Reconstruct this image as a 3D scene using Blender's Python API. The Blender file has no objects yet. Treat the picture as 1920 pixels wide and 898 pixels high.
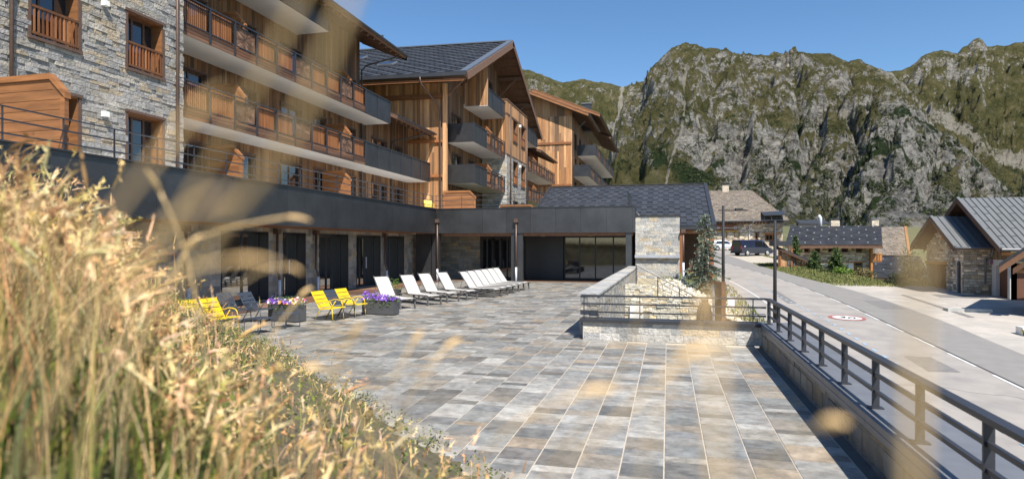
import bpy, bmesh, math, random
import numpy as np
from mathutils import Vector, noise, Matrix
random.seed(7)
sc = bpy.context.scene
COL = sc.collection
R = math.radians
# ------------------------------------------------------------------ camera, sky, sun, exposure
TH = math.atan(292.5 / 1150.0); CT, ST = math.cos(TH), math.sin(TH)
cam_d = bpy.data.cameras.new("camera"); cam = bpy.data.objects.new("camera", cam_d); COL.objects.link(cam)
cam.location = (0, 0, 2.2); cam.rotation_euler = (R(90), 0, TH)
cam_d.sensor_width = 36; cam_d.lens = 36 * 1150 / 1920; cam_d.shift_y = 11 / 1920
cam_d.clip_start = 0.02; cam_d.clip_end = 9000
cam_d.dof.use_dof = True; cam_d.dof.focus_distance = 20; cam_d.dof.aperture_fstop = 1.9
sc.camera = cam
SUNV = Vector((.42, -.65, 1)).normalized()
world = bpy.data.worlds.new("World"); sc.world = world; world.use_nodes = True
wn = world.node_tree; bg = wn.nodes["Background"]
sky = wn.nodes.new("ShaderNodeTexSky"); sky.sky_type = 'NISHITA'; sky.sun_disc = False
sky.sun_elevation = math.asin(SUNV.z); sky.sun_rotation = math.atan2(SUNV.x, SUNV.y)
sky.altitude = 600; sky.air_density = 1.15; sky.dust_density = 0.1; sky.ozone_density = 4.5
hsv = wn.nodes.new('ShaderNodeHueSaturation'); hsv.inputs['Saturation'].default_value = 1.12; wn.links.new(sky.outputs[0], hsv.inputs['Color'])
wn.links.new(hsv.outputs[0], bg.inputs[0]); bg.inputs[1].default_value = 0.10
sd = bpy.data.lights.new("sun", 'SUN'); sun = bpy.data.objects.new("sun", sd); COL.objects.link(sun)
sd.energy = 5.0; sd.angle = R(.5); sd.color = (1, .95, .87)
sun.rotation_euler = SUNV.to_track_quat('Z', 'Y').to_euler(); sun.location = (30, -40, 60)
sc.view_settings.view_transform = 'Standard'; sc.view_settings.look = 'None'
sc.view_settings.gamma = 1; sc.view_settings.exposure = 0.58; sc.view_settings.use_curve_mapping = False
# ------------------------------------------------------------------ helpers
def V(*a): return Vector(a)
def depth(x, y): return -x * ST + y * CT
def gz(x, y):                      # the sloping valley ground
    return -2.4 + .043 * depth(x, y)
def at(u, v, Z):                   # survey of the photograph: pixel + distance -> point
    xr = (u - 960) / 1150 * Z
    return V(xr * CT - Z * ST, xr * ST + Z * CT, 2.2 - (v - 460) / 1150 * Z)
def onX(u, X):
    xr = (u - 960) / 1150; Z = X / (xr * CT - ST); return (xr * ST + CT) * Z
def onY(u, Y):
    xr = (u - 960) / 1150; Z = Y / (xr * ST + CT); return (xr * CT - ST) * Z
def zAt(v, x, y): return 2.2 - (v - 460) / 1150 * depth(x, y)
def tag(o, label=None, cat=None, group=None, kind=None):
    for k, w in (("label", label), ("category", cat), ("group", group), ("kind", kind)):
        if w: o[k] = w
    return o
def thing(name, label, cat, loc=(0, 0, 0), group=None):
    o = bpy.data.objects.new(name, None); COL.objects.link(o); o.location = loc
    o.empty_display_size = .2
    return tag(o, label, cat, group)
def kids(o): return [c for c in bpy.data.objects if c.parent == o]
class MB:
    def __init__(s, xf=None): s.v = []; s.f = []; s.c = []; s.xf = xf
    def vert(s, p): s.v.append(tuple(p)); return len(s.v) - 1
    def face(s, pts, col=(1, 1, 1)):
        i = len(s.v); s.v += [tuple(p) for p in pts]; s.f.append(tuple(range(i, i + len(pts)))); s.c.append(col)
    def obox(s, O, a, b, c, col=(1, 1, 1)):
        O, a, b, c = Vector(O), Vector(a), Vector(b), Vector(c)
        if a.cross(b).dot(c) < 0: a, b = b, a
        i = len(s.v)
        s.v += [tuple(O), tuple(O + a), tuple(O + a + b), tuple(O + b), tuple(O + c), tuple(O + a + c), tuple(O + a + b + c), tuple(O + b + c)]
        for q in ((0, 3, 2, 1), (4, 5, 6, 7), (0, 1, 5, 4), (1, 2, 6, 5), (2, 3, 7, 6), (3, 0, 4, 7)):
            s.f.append(tuple(i + k for k in q)); s.c.append(col)
        return s
    def box(s, x0, x1, y0, y1, z0, z1, col=(1, 1, 1)):
        return s.obox((x0, y0, z0), (x1 - x0, 0, 0), (0, y1 - y0, 0), (0, 0, z1 - z0), col)
    def tube(s, pts, r, n=8, col=(1, 1, 1), caps=True):
        pts = [Vector(p) for p in pts]; rs = r if isinstance(r, (list, tuple)) else [r] * len(pts)
        up = None; base = len(s.v)
        for k, p in enumerate(pts):
            d = (pts[min(k + 1, len(pts) - 1)] - pts[max(k - 1, 0)]).normalized()
            if up is None:
                up = V(0, 0, 1) if abs(d.z) < .9 else V(1, 0, 0)
            a = d.cross(up).normalized(); b = a.cross(d).normalized(); up = b
            for j in range(n):
                t = 2 * math.pi * j / n
                s.v.append(tuple(p + (a * math.cos(t) + b * math.sin(t)) * rs[k]))
        for k in range(len(pts) - 1):
            for j in range(n):
                q = base + k * n
                s.f.append((q + j, q + (j + 1) % n, q + n + (j + 1) % n, q + n + j)); s.c.append(col)
        if caps:
            s.f.append(tuple(base + j for j in range(n))[::-1]); s.c.append(col)
            q = base + (len(pts) - 1) * n
            s.f.append(tuple(q + j for j in range(n))); s.c.append(col)
        return s
    def build(s, name, mat, parent=None, origin=None, smooth=False):
        off = Vector(origin) if origin is not None else (parent_loc(parent) if parent else V(0, 0, 0))
        vs = [s.xf(p) for p in s.v] if s.xf else s.v
        ox, oy, oz = off
        me = bpy.data.meshes.new(name)
        me.from_pydata([(p[0] - ox, p[1] - oy, p[2] - oz) for p in vs], [], s.f)
        at_ = me.attributes.new("Col", 'FLOAT_COLOR', 'CORNER')
        arr = np.ones((len(me.loops), 4), dtype=np.float32)
        tot = np.array([len(f) for f in s.f]); cs = np.array(s.c, dtype=np.float32).reshape(-1, 3)
        if len(tot): arr[:, :3] = np.repeat(cs, tot, axis=0)
        at_.data.foreach_set("color", arr.ravel())
        if smooth: me.polygons.foreach_set("use_smooth", [True] * len(me.polygons))
        me.materials.append(mat); me.update()
        o = bpy.data.objects.new(name, me); COL.objects.link(o)
        if parent:
            o.parent = parent
            if origin is not None: o.location = off - parent_loc(parent)
        elif origin is not None: o.location = off
        return o
def parent_loc(p):
    l = V(0, 0, 0)
    while p: l = l + p.location; p = p.parent
    return l
def copy_tree(o, parent=None):
    c = o.copy(); COL.objects.link(c); c.parent = parent
    for ch in list(o.children): copy_tree(ch, c)
    return c
# ------------------------------------------------------------------ materials
MATS = {}
def mat(name, col, rough=.7, var=.25, scale=3., stretch=(1, 1, 1), bump=.0, bscale=30., metal=0., spec=.5, bdist=.01, detail=6, tint=None, tscale=.6, tamt=.4, own=0):
    if name in MATS: return MATS[name]
    m = bpy.data.materials.new(name); m.use_nodes = True; nt = m.node_tree; N = nt.nodes; L = nt.links
    p = N["Principled BSDF"]; p.inputs["Roughness"].default_value = rough; p.inputs["Metallic"].default_value = metal
    p.inputs["Specular IOR Level"].default_value = spec
    geo = N.new("ShaderNodeNewGeometry"); mp = N.new("ShaderNodeMapping"); mp.inputs["Scale"].default_value = stretch
    if own:
        oa = N.new("ShaderNodeAttribute"); oa.attribute_name = "Col"; ov = N.new("ShaderNodeVectorMath"); ov.operation = 'MULTIPLY_ADD'
        L.new(oa.outputs["Vector"], ov.inputs[0]); ov.inputs[1].default_value = (own, own, own); L.new(geo.outputs["Position"], ov.inputs[2]); L.new(ov.outputs[0], mp.inputs[0])
    else: L.new(geo.outputs["Position"], mp.inputs[0])
    n1 = N.new("ShaderNodeTexNoise"); n1.inputs["Scale"].default_value = scale; n1.inputs["Detail"].default_value = detail; n1.inputs["Roughness"].default_value = .65
    L.new(mp.outputs[0], n1.inputs["Vector"])
    mr = N.new("ShaderNodeMapRange"); mr.inputs[1].default_value = .25; mr.inputs[2].default_value = .75
    mr.inputs[3].default_value = 1 - var; mr.inputs[4].default_value = 1 + var; L.new(n1.outputs[0], mr.inputs[0])
    at_ = N.new("ShaderNodeAttribute"); at_.attribute_name = "Col"
    m1 = N.new("ShaderNodeMix"); m1.data_type = 'RGBA'; m1.blend_type = 'MULTIPLY'; m1.inputs[0].default_value = 1
    m1.inputs[6].default_value = (*col, 1); L.new(at_.outputs["Color"], m1.inputs[7])
    out = m1.outputs[2]
    if tint:
        n3 = N.new("ShaderNodeTexNoise"); n3.inputs["Scale"].default_value = tscale; n3.inputs["Detail"].default_value = 4; L.new(geo.outputs["Position"], n3.inputs["Vector"])
        r3 = N.new("ShaderNodeMapRange"); r3.inputs[1].default_value = .45; r3.inputs[2].default_value = .65; r3.inputs[4].default_value = tamt; L.new(n3.outputs[0], r3.inputs[0])
        m3 = N.new("ShaderNodeMix"); m3.data_type = 'RGBA'; L.new(r3.outputs[0], m3.inputs[0]); L.new(out, m3.inputs[6]); m3.inputs[7].default_value = (*tint, 1)
        out = m3.outputs[2]
    m2 = N.new("ShaderNodeVectorMath"); m2.operation = 'SCALE'; L.new(out, m2.inputs[0]); L.new(mr.outputs[0], m2.inputs["Scale"])
    L.new(m2.outputs[0], p.inputs["Base Color"])
    if bump:
        n2 = N.new("ShaderNodeTexNoise"); n2.inputs["Scale"].default_value = bscale; n2.inputs["Detail"].default_value = 5; L.new(mp.outputs[0], n2.inputs["Vector"])
        b = N.new("ShaderNodeBump"); b.inputs["Strength"].default_value = bump; b.inputs["Distance"].default_value = bdist
        L.new(n2.outputs[0], b.inputs["Height"]); L.new(b.outputs[0], p.inputs["Normal"])
    MATS[name] = m; return m
M_stone = mat("split_stone", (.32, .30, .272), .85, .34, 6, own=40, bump=.8, bscale=14, bdist=.05, detail=9)
M_stoned = mat("stone_veneer", (.27, .25, .22), .8, .3, 5, bump=.7, bscale=22, bdist=.02)
M_mortar = mat("mortar", (.30, .285, .25), .9, .2, 8)
M_tile = mat("slate_paving", (.29, .282, .262), .4, .5, 6, own=60, bump=.9, bscale=18, bdist=.008, detail=10, tint=(.25, .18, .11), tscale=1.8, tamt=.22)
M_grout = mat("paving_grout", (.50, .445, .37), .9, .15, 10)
M_metal = mat("anthracite_metal", (.035, .036, .04), .42, .18, 1.3, spec=.5)
M_panel = mat("anthracite_panel", (.085, .084, .086), .40, .32, .7, spec=.5, metal=.75)
M_rail = mat("rail_metal", (.032, .034, .042), .4, .1, 3)
M_zinc = mat("zinc_cap", (.16, .165, .18), .42, .15, 3, metal=.0, spec=.6)
M_roof = mat("dark_roof_tile", (.046, .048, .053), .45, .16, 2, spec=.4)
M_wood = mat("larch_slats", (.25, .10, .034), .6, .3, 4, stretch=(1, 1, .15), bump=.2, bscale=40)
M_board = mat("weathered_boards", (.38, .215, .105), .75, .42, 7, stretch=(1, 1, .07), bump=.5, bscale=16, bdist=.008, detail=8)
M_darkwood = mat("dark_wood", (.13, .07, .042), .7, .35, 6, stretch=(1, .15, 1), bump=.3, bscale=20)
M_browntrim = mat("brown_trim", (.11, .065, .045), .6, .25, 6)
M_screen = mat("screen_wood", (.24, .105, .04), .55, .45, 5, stretch=(.15, .15, 1.6), bump=.2, bscale=15)
M_plaster = mat("white_soffit", (.62, .60, .57), .85, .06, 1)
M_copper = mat("brown_pipe", (.13, .085, .065), .45, .2, 8, metal=.3)
M_white = mat("white_paint", (.78, .78, .76), .6, .06, 3)
M_pvc = mat("grey_white_pipe", (.62, .64, .68), .45, .06, 3)
def glass_mat(name, col, rough=.03, spec=.9):
    m = mat(name, col, rough, .02, 1, spec=spec); m.node_tree.nodes["Principled BSDF"].inputs["IOR"].default_value = 2.1; return m
M_glass = glass_mat("dark_glass", (.012, .014, .017), spec=.5)
M_asph = mat("asphalt_light", (.33, .30, .27), .9, .14, 1.2, bump=.3, bscale=90, bdist=.006, tint=(.24, .225, .21), tscale=.7, tamt=.6)
M_asphd = mat("asphalt_dark", (.235, .22, .205), .9, .12, 1.5, bump=.3, bscale=90, bdist=.006)
M_park = mat("parking_surface", (.43, .39, .34), .92, .2, .9, bump=.4, bscale=50, bdist=.01, tint=(.33, .31, .285), tscale=.35, tamt=.6)
M_gravel = mat("pale_gravel", (.45, .40, .32), .95, .25, 5, bump=.6, bscale=40, bdist=.02)
M_paint = mat("road_paint", (.62, .61, .58), .7, .35, 12)
M_blue = mat("blue_paint", (.30, .42, .54), .7, .2, 9)
M_red = mat("red_paint", (.38, .11, .10), .7, .15, 9)
M_grass = mat("meadow_turf", (.09, .10, .035), .95, .4, .6, bump=.6, bscale=6, bdist=.1, tint=(.20, .17, .075), tscale=.25, tamt=.7)
STONE = [(1, 1, 1.02), (.8, .82, .86), (1.12, 1.08, 1.0), (.9, .88, .82), (1.15, 1.0, .78), (.68, .72, .76), (1.05, 1.05, 1.05), (.95, .97, 1.0), (1.25, 1.22, 1.15)]
WARM = [(1.38, 1.42, 1.44), (1.1, 1.15, 1.22), (1.5, 1.46, 1.36), (1.3, 1.32, 1.3), (1.0, 1.06, 1.12), (1.5, 1.54, 1.56), (1.3, 1.16, .92), (1.2, 1.25, 1.3), (.9, .95, 1.0)]
TILEP = [(1, 1.0, .99), (.74, .76, .77), (1.3, 1.29, 1.26), (.9, .91, .9), (1.1, 1.04, .94), (.62, .60, .57), (1.02, .92, .80), (1.15, 1.15, 1.14), (.82, .84, .84), (1.05, 1.04, 1.02), (.95, .94, .93), (.52, .52, .51), (1.42, 1.4, 1.36), (1.15, .96, .76), (.70, .71, .73)]
BOARD = [(1, 1, 1), (1.3, 1.25, 1.2), (.6, .55, .5), (1.1, .9, .7), (1.55, 1.5, 1.45), (.8, .7, .62), (.5, .5, .52), (1.2, 1.15, 1.05), (.95, .8, .62)]
def pick(pal, j=.08):
    c = random.choice(pal); k = 1 + random.uniform(-j, j); return (c[0] * k, c[1] * k, c[2] * k)
def panelize(mb, O, U, Vv, N, W, H, rows, lens, holes=(), gap=.008, proud=(.0, .02), pal=STONE, jit=.1, stagger=None):
    """blocks in rows: rows advance along Vv, blocks along U, proud along N"""
    O, U, Vv, N = Vector(O), Vector(U), Vector(Vv), Vector(N)
    cuts = sorted({0., H} | {min(max(h[k], 0), H) for h in holes for k in (2, 3)})
    for a, b in zip(cuts, cuts[1:]):
        v = a
        while v < b - 1e-4:
            h = random.uniform(*rows)
            if b - (v + h) < rows[0] * .7: h = b - v
            segs = [(0., W)]
            for hu0, hu1, hv0, hv1 in holes:
                if hv0 < v + h - 1e-4 and hv1 > v + 1e-4:
                    ns = []
                    for s0, s1 in segs:
                        if hu1 <= s0 or hu0 >= s1: ns.append((s0, s1)); continue
                        if hu0 > s0: ns.append((s0, hu0))
                        if hu1 < s1: ns.append((hu1, s1))
                    segs = ns
            for s0, s1 in segs:
                u = s0
                while u < s1 - 1e-4:
                    l = random.uniform(*lens)
                    if s1 - (u + l) < lens[0] * .5: l = s1 - u
                    g = min(gap, l * .3, h * .3)
                    p = random.uniform(*proud)
                    mb.obox(O + U * (u + g / 2) + Vv * (v + g / 2) - N * .01, U * (l - g), Vv * (h - g), N * (p + .01), pick(pal, jit))
                    u += l
            v += h
def backing(mb, O, U, Vv, N, W, H, thick, holes=(), col=(1, 1, 1), front=-.004):
    O, U, Vv, N = Vector(O), Vector(U), Vector(Vv), Vector(N)
    us = sorted({0., W} | {min(max(h[k], 0), W) for h in holes for k in (0, 1)})
    vs = sorted({0., H} | {min(max(h[k], 0), H) for h in holes for k in (2, 3)})
    for a, b in zip(us, us[1:]):
        for c, d in zip(vs, vs[1:]):
            if any(h[0] < (a + b) / 2 < h[1] and h[2] < (c + d) / 2 < h[3] for h in holes): continue
            mb.obox(O + U * a + Vv * c + N * front, U * (b - a), Vv * (d - c), -N * thick, col)
def shingles(mb, O, U, S, N, W, H, w, h, lift=.05, cols=((1, 1, 1), (.86, .86, .88), (1.12, 1.12, 1.14))):
    """columns of tiles running up the slope S, neighbouring columns offset half a tile; lower edge lifted"""
    O, U, S, N = Vector(O), Vector(U), Vector(S), Vector(N)
    n = max(1, round(W / w)); w = W / n
    for i in range(n):
        s = -h * .5 if i % 2 else 0.
        while s < H - 1e-3:
            a, b = max(s, 0), min(s + h, H)
            A = O + U * (i * w) + S * a; B = A + U * (w - .012); Cc = B + S * (b - a); D = A + S * (b - a)
            l = N * lift; e = N * (lift * .12); c = random.choice(cols); bb = len(mb.v)
            mb.v += [tuple(q) for q in (A + l, B + l, Cc + e, D + e, A, B, Cc, D)]
            for q in ((0, 1, 2, 3), (4, 5, 1, 0), (5, 6, 2, 1), (7, 4, 0, 3)):
                mb.f.append(tuple(bb + k for k in q)); mb.c.append(c)
            s += h
# ------------------------------------------------------------------ ground, road
def sheet(name, pts, mat_, lift, kind='structure', step=None):
    mb = MB(); mb.face([(x, y, gz(x, y) + lift) for x, y in pts]); o = mb.build(name, mat_); o["kind"] = kind; return o
def smooth(a, b, x):
    t = min(1, max(0, (x - a) / (b - a))); return t * t * (3 - 2 * t)
EDGE = [(9.0, -40), (11.3, 10), (11.6, 22), (11.75, 27), (12.0, 31), (11.95, 37.7), (11.6, 43.3), (11.0, 47.1), (10.15, 52.5), (8.9, 62.6), (7.8, 76.7), (6.2, 92), (2.5, 124), (-6, 160)]
def edge_x(y):
    for (x0, y0), (x1, y1) in zip(EDGE, EDGE[1:]):
        if y0 <= y <= y1: return x0 + (x1 - x0) * (y - y0) / (y1 - y0)
    return EDGE[-1][0]
def terrain_z(x, y):
    z = gz(x, y)
    ex = edge_x(min(max(y, -40), 160))
    if y > 48:
        z -= 4.2 * smooth(ex + 4.0, ex + 9, x) * smooth(52, 60, y) * (1 - smooth(120, 220, y)) * (1 - .0 * x)
    return z
def build_ground():
    xs = sorted(set([-2500, -900, -400, -200, -100] + [x * 2. for x in range(-30, 60)] + [140, 180, 260, 400, 700, 1200, 2500]))
    ys = sorted(set([-900, -300, -100, -50] + [y * 2. for y in range(-15, 130)] + [300, 360, 430, 520, 700, 1200, 2400, 4000]))
    mb = MB(); mb.v = [(x, y, terrain_z(x, y) - .02) for y in ys for x in xs]
    n = len(xs)
    for j in range(len(ys) - 1):
        for i in range(n - 1):
            mb.f.append((j * n + i, j * n + i + 1, (j + 1) * n + i + 1, (j + 1) * n + i)); mb.c.append((1, 1, 1))
    o = mb.build("ground", M_grass, smooth=True); o["kind"] = "structure"
build_ground()
def strip(name, ya, yb, xl, xr, m, lift, step=2.0):
    mb = MB(); n = max(1, int((yb - ya) / step))
    for i in range(n):
        y0 = ya + (yb - ya) * i / n; y1 = ya + (yb - ya) * (i + 1) / n
        P = [(xl(y0), y0), (xr(y0), y0), (xr(y1), y1), (xl(y1), y1)]
        mb.face([(x, y, gz(x, y) + lift) for x, y in P])
    return tag(mb.build(name, m), kind='structure')
ctr = lambda y: (9.35 if y < 34 else 9.35 - .012 * (y - 34) - .0042 * (y - 34) ** 1.9)
left = lambda y: ctr(y) - (4.1 if y < 60 else 3.6)
strip("parking_area", 8, 48.5, lambda y: edge_x(y) - .1, lambda y: 60, M_park, .006)
strip("pavement", -5, 60, lambda y: (2.3 if y < 22 else 2.3 + (y - 22) * .05), lambda y: left(y) + .05, M_asph, .008)
strip("road", -20, 150, lambda y: left(y), lambda y: ctr(y), M_asph, .012)
strip("road_right_lane", -20, 150, lambda y: ctr(y), lambda y: edge_x(y), M_asphd, .014)
strip("lay_by", 68, 90, lambda y: edge_x(y) - .05, lambda y: edge_x(y) + 7, M_gravel, .02)
strip("forecourt", 84, 100, lambda y: edge_x(y) - .05, lambda y: 26, M_asph, .024)
# road markings
def marking(name, label, cat, cells, m, group=None):
    mb = MB()
    for P in cells: mb.face([(x, y, gz(x, y) + .020) for x, y in P])
    return mb.build(name, m)
mk = []
mb = MB()
def dashes(mb, fx, y0, y1, on, off, w, lift=.02):
    y = y0
    while y < y1:
        n = 2
        for k in range(n):
            a = y + on * k / n; b = y + on * (k + 1) / n
            P = [(fx(a) - w / 2, a), (fx(a) + w / 2, a), (fx(b) + w / 2, b), (fx(b) - w / 2, b)]
            mb.face([(x, yy, gz(x, yy) + lift) for x, yy in P])
        y += on + off
dashes(mb, lambda y: ctr(y) - .08, 6.9, 96, 2.0, 1.02, .10)
tag(mb.build("centre_line", M_paint), kind='structure')
mb = MB(); dashes(mb, left, 4, 60, 3, 0, .1); tag(mb.build("edge_line", M_paint), kind='structure')
mb = MB(); dashes(mb, lambda y: 7.0 - max(0, y - 30) * .065, 9, 48, .45, .6, .10, .022); tag(mb.build("blue_line", M_blue), kind='structure')
mb = MB(); dashes(mb, lambda y: ctr(y) + .03, -10, 100, 4, 0, .07, .018); tag(mb.build("road_seam", mat("tar_seam", (.05, .05, .05), .8, .2, 6)), kind='structure')
pm_ = MB()
for (x_, y_, w_, l_) in ((7.6, 21, .9, 2.2), (10.6, 35, 1.2, 3.5), (6.3, 36, .5, 6), (15.5, 41, 2.5, 1.6), (13.6, 33, .3, 9), (3.6, 17, .8, 1.4)):
    P = [(x_, y_), (x_ + w_, y_ + .1), (x_ + w_ * .95, y_ + l_), (x_ + .04, y_ + l_ * .97)]; pm_.face([(x, y, gz(x, y) + .0165) for x, y in P])
tag(pm_.build("road_patch", mat("patch_asphalt", (.19, .18, .17), .9, .2, 4, bump=.3, bscale=60)), kind='structure')
rng_ = random.Random(2); ck = MB()
for _ in range(9):
    x_, y_ = rng_.uniform(5.5, 18), rng_.uniform(14, 42); a_ = rng_.uniform(0, 6.28)
    for q in range(rng_.randint(8, 22)):
        a_ += rng_.uniform(-.7, .7); x2, y2 = x_ + math.cos(a_) * .28, y_ + math.sin(a_) * .28; n_x, n_y = -math.sin(a_) * .006, math.cos(a_) * .006
        ck.face([(x, y, gz(x, y) + .0185) for x, y in ((x_ - n_x, y_ - n_y), (x_ + n_x, y_ + n_y), (x2 + n_x, y2 + n_y), (x2 - n_x, y2 - n_y))]); x_, y_ = x2, y2
tag(ck.build("road_cracks", MATS["tar_seam"]), kind='structure')
rx, ry = 8.05, 31.4
def disc(r0, r1, lift, n=48):
    mb = MB()
    for i in range(n):
        a, b = 2 * math.pi * i / n, 2 * math.pi * (i + 1) / n
        q = [(rx + r * math.cos(t), ry + r * math.sin(t)) for r, t in ((r0, a), (r1, a), (r1, b), (r0, b))]
        if r0 == 0: q = q[1:]
        mb.face([(x, y, gz(x, y) + lift) for x, y in q])
    return mb
rd = thing("speed_limit_marking", "round red and white 30 painted on the road", "road marking", (rx, ry, gz(rx, ry)))
disc(0, .64, .026).build("white_disc", M_paint, rd); disc(.62, .78, .030).build("red_ring", M_red, rd)
def text(body, size, m, name, parent, M, ext=.0):
    cu = bpy.data.curves.new(name, 'FONT'); cu.body = body; cu.size = size; cu.align_x = 'CENTER'; cu.align_y = 'CENTER'; cu.extrude = ext
    tmp = bpy.data.objects.new(name, cu); COL.objects.link(tmp); bpy.context.view_layer.update()
    me = bpy.data.meshes.new_from_object(tmp.evaluated_get(bpy.context.evaluated_depsgraph_get())); bpy.data.objects.remove(tmp)
    me.materials.clear(); me.materials.append(m); c = me.attributes.new("Col", 'FLOAT_COLOR', 'POINT'); c.data.foreach_set("color", [1.0] * (4 * len(me.vertices)))
    o = bpy.data.objects.new(name, me); COL.objects.link(o); o.parent = parent; o.matrix_local = M
    return o
M_black = mat("black_paint", (.018, .018, .02), .7, .1, 4)
tilt = math.atan(.043)
Mt = Matrix.Translation((0, 0, .034)) @ Matrix.Rotation(tilt * CT, 4, 'X') @ Matrix.Rotation(tilt * ST, 4, 'Y') @ Matrix.Rotation(R(-18), 4, 'Z')
text("30", .75, M_black, "number", rd, Mt)
# ------------------------------------------------------------------ terrace
X0, X1, Y0, Y1 = -15.3, 2.0, -3.0, 38.6
slab = MB(); slab.box(X0, 1.83, Y0, 14.6, -1.9, -.004); slab.box(X0, -1.64, 14.6, Y1, -1.9, -.004)
slab.box(1.83, 2.3, Y0, 14.2, -3, -.06)
td = slab.build("terrace_floor", M_grout); td["kind"] = "structure"
tl = MB(); w = .4235
xk = -.017 * 2.2 - 40 * w
while xk < 1.82:
    a, b = max(xk, X0), min(xk + w, 1.82)
    if b - a > .05:
        y = Y0 + random.uniform(-.5, 0)
        while y < 36.2:
            l = random.choice([.16, .2, .25, .3, .36, .42, .5])
            if b > -1.62 and y > 14.0: break
            y0, y1 = max(y, Y0), min(y + l, 36.2)
            if y1 > Y0:
                dz = random.uniform(0, .003); c = pick(TILEP, .12)
                tl.obox((a + .008, y0 + .005, -.01), (b - a - .016, 0, 0), (0, y1 - y0 - .010, 0), (0, 0, .012 + dz), c)
            y += l
    xk += w
tag(tl.build("paving_stones", M_tile), kind='structure')
M_deck = mat("brown_decking", (.16, .095, .065), .7, .3, 5, stretch=(.3, 1, 1))
dk = MB()
for i in range(14): dk.box(X0, X0 + 2.0, 14 + i * 1.5, 15.49 + i * 1.5, .004, .028, pick(BOARD, .05))
for i in range(16): dk.box(-13.2, -2.1, 36.25 + i * .145, 36.38 + i * .145, .004, .03, pick(BOARD, .05))
tag(dk.build("decking", M_deck), kind='structure')
# walls round the terrace
def stone_box(parent, name, x0, x1, y0, y1, z0, z1, rows=(.12, .24), lens=(.2, .55), pal=STONE, m=M_stone, faces="-y+y-x+x", proud=(.0, .02), holes=(), gap=.01):
    b = MB(); backing_col = (1, 1, 1)
    b2 = MB(); b2.box(x0 + .01, x1 - .01, y0 + .01, y1 - .01, z0, z1 - .003)
    core = b2.build(name + "_core", M_mortar, parent)
    if "-y" in faces: panelize(b, (x0, y0 + .01, z0), (1, 0, 0), (0, 0, 1), (0, -1, 0), x1 - x0, z1 - z0, rows, lens, holes, gap, proud, pal)
    if "+y" in faces: panelize(b, (x0, y1 - .01, z0), (1, 0, 0), (0, 0, 1), (0, 1, 0), x1 - x0, z1 - z0, rows, lens, (), gap, proud, pal)
    if "-x" in faces: panelize(b, (x0 + .01, y0, z0), (0, 1, 0), (0, 0, 1), (-1, 0, 0), y1 - y0, z1 - z0, rows, lens, (), gap, proud, pal)
    if "+x" in faces: panelize(b, (x1 - .01, y0, z0), (0, 1, 0), (0, 0, 1), (1, 0, 0), y1 - y0, z1 - z0, rows, lens, (), gap, proud, pal)
    return b.build(name, m, parent)
fw = thing("low_wall", "low pale stone wall with dark metal cap across the terrace", "wall", (0, 14.3, 0))
stone_box(fw, "stone_facing", -1.93, 1.99, 14.28, 14.62, .004, .42, (.12, .27), (.22, .5), WARM, faces="-y+y-x", gap=.008, proud=(0, .006))
MB().box(-2.0, 1.958, 14.22, 14.70, .42, .49).build("cap", M_metal, fw)
rw = thing("parapet_wall", "long stone parapet with wide grey metal cap beside the road", "wall", (2.2, 6, 0))
stone_box(rw, "stone_facing", 1.98, 2.62, -2.5, 14.66, -2.6, .40, (.14, .26), (.3, .7), STONE, m=M_stoned, faces="-x+x")
cp = MB(); y = -2.6
while y < 14.7:
    l = min(2.4, 14.72 - y); cp.box(1.96, 2.72, y + .002, y + l - .004, .405, .48); cp.box(1.955, 1.975, y + .002, y + l - .004, .34, .405); y += 2.4
cp.build("cap", M_zinc, rw)
gt = MB(); gt.box(1.835, 1.99, Y0, 14.27, -.055, -.03)
tag(gt.build("drain_channel", mat("channel_grey", (.12, .115, .105), .8, .2, 5)), kind='structure')
lw = thing("tall_wall", "waist high stone wall running back from the low wall to the glass wing", "wall", (-1.85, 24, 0))
stone_box(lw, "stone_facing", -2.05, -1.63, 14.72, 34.6, -1.6, 1.0, (.10, .2), (.15, .4), STONE, faces="-y-x+x", proud=(.0, .03))
cpb = MB(); y = 14.68
while y < 34.6:
    l = random.uniform(.5, .9); l = min(l, 34.62 - y); cpb.box(-2.11, -1.59, y + .004, y + l - .004, 1.0, 1.05, pick(WARM, .08)); y += l
cpb.build("coping", M_stone, lw)
# ------------------------------------------------------------------ railings
def railing(name, label, A, B, zb, zt, rails, posts, hw=.03, post=(.012, .05), top=(.06, .04), group=None, dark=M_rail, pr=.016):
    """railing from A to B (x,y); rails = heights; posts = list of fractions"""
    A, B = V(*A, 0), V(*B, 0); d = (B - A); L_ = d.length; d.normalize(); n = V(-d.y, d.x, 0)
    t = thing(name, label, "railing", (A.x, A.y, zb), group)
    MB().obox(A - n * top[0] / 2 + V(0, 0, zt - top[1]), d * L_, n * top[0], V(0, 0, top[1])).build("handrail", dark, t)
    for z in rails: MB().obox(A - n * pr + V(0, 0, z - .018), d * L_, n * pr * 2, V(0, 0, .036)).build("rail", dark, t)
    for s in posts:
        P = A + d * s
        mb = MB(); mb.obox(P - n * post[1] / 2 - d * post[0] / 2 + V(0, 0, zb), d * post[0], n * post[1], V(0, 0, zt - top[1] - zb))
        mb.obox(P - n * .07 - d * .05 + V(0, 0, zb), d * .1, n * .14, V(0, 0, .012))
        mb.build("post", dark, t)
    return t
rr = railing("terrace_railing", "dark metal railing on the long parapet beside the road", (2.13, 14.42), (2.13, -2.4), .48, 1.04, (.66, .84), [.1 + 1.18 * k for k in range(15)], post=(.022, .07), top=(.09, .045), pr=.02)
railing("terrace_railing", "dark metal railing standing on the low stone wall", (-1.98, 14.44), (2.09, 14.44), .49, 1.04, (.64, .83), [.06, 1.35, 2.72, 3.8], post=(.02, .05), top=(.07, .04))
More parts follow.
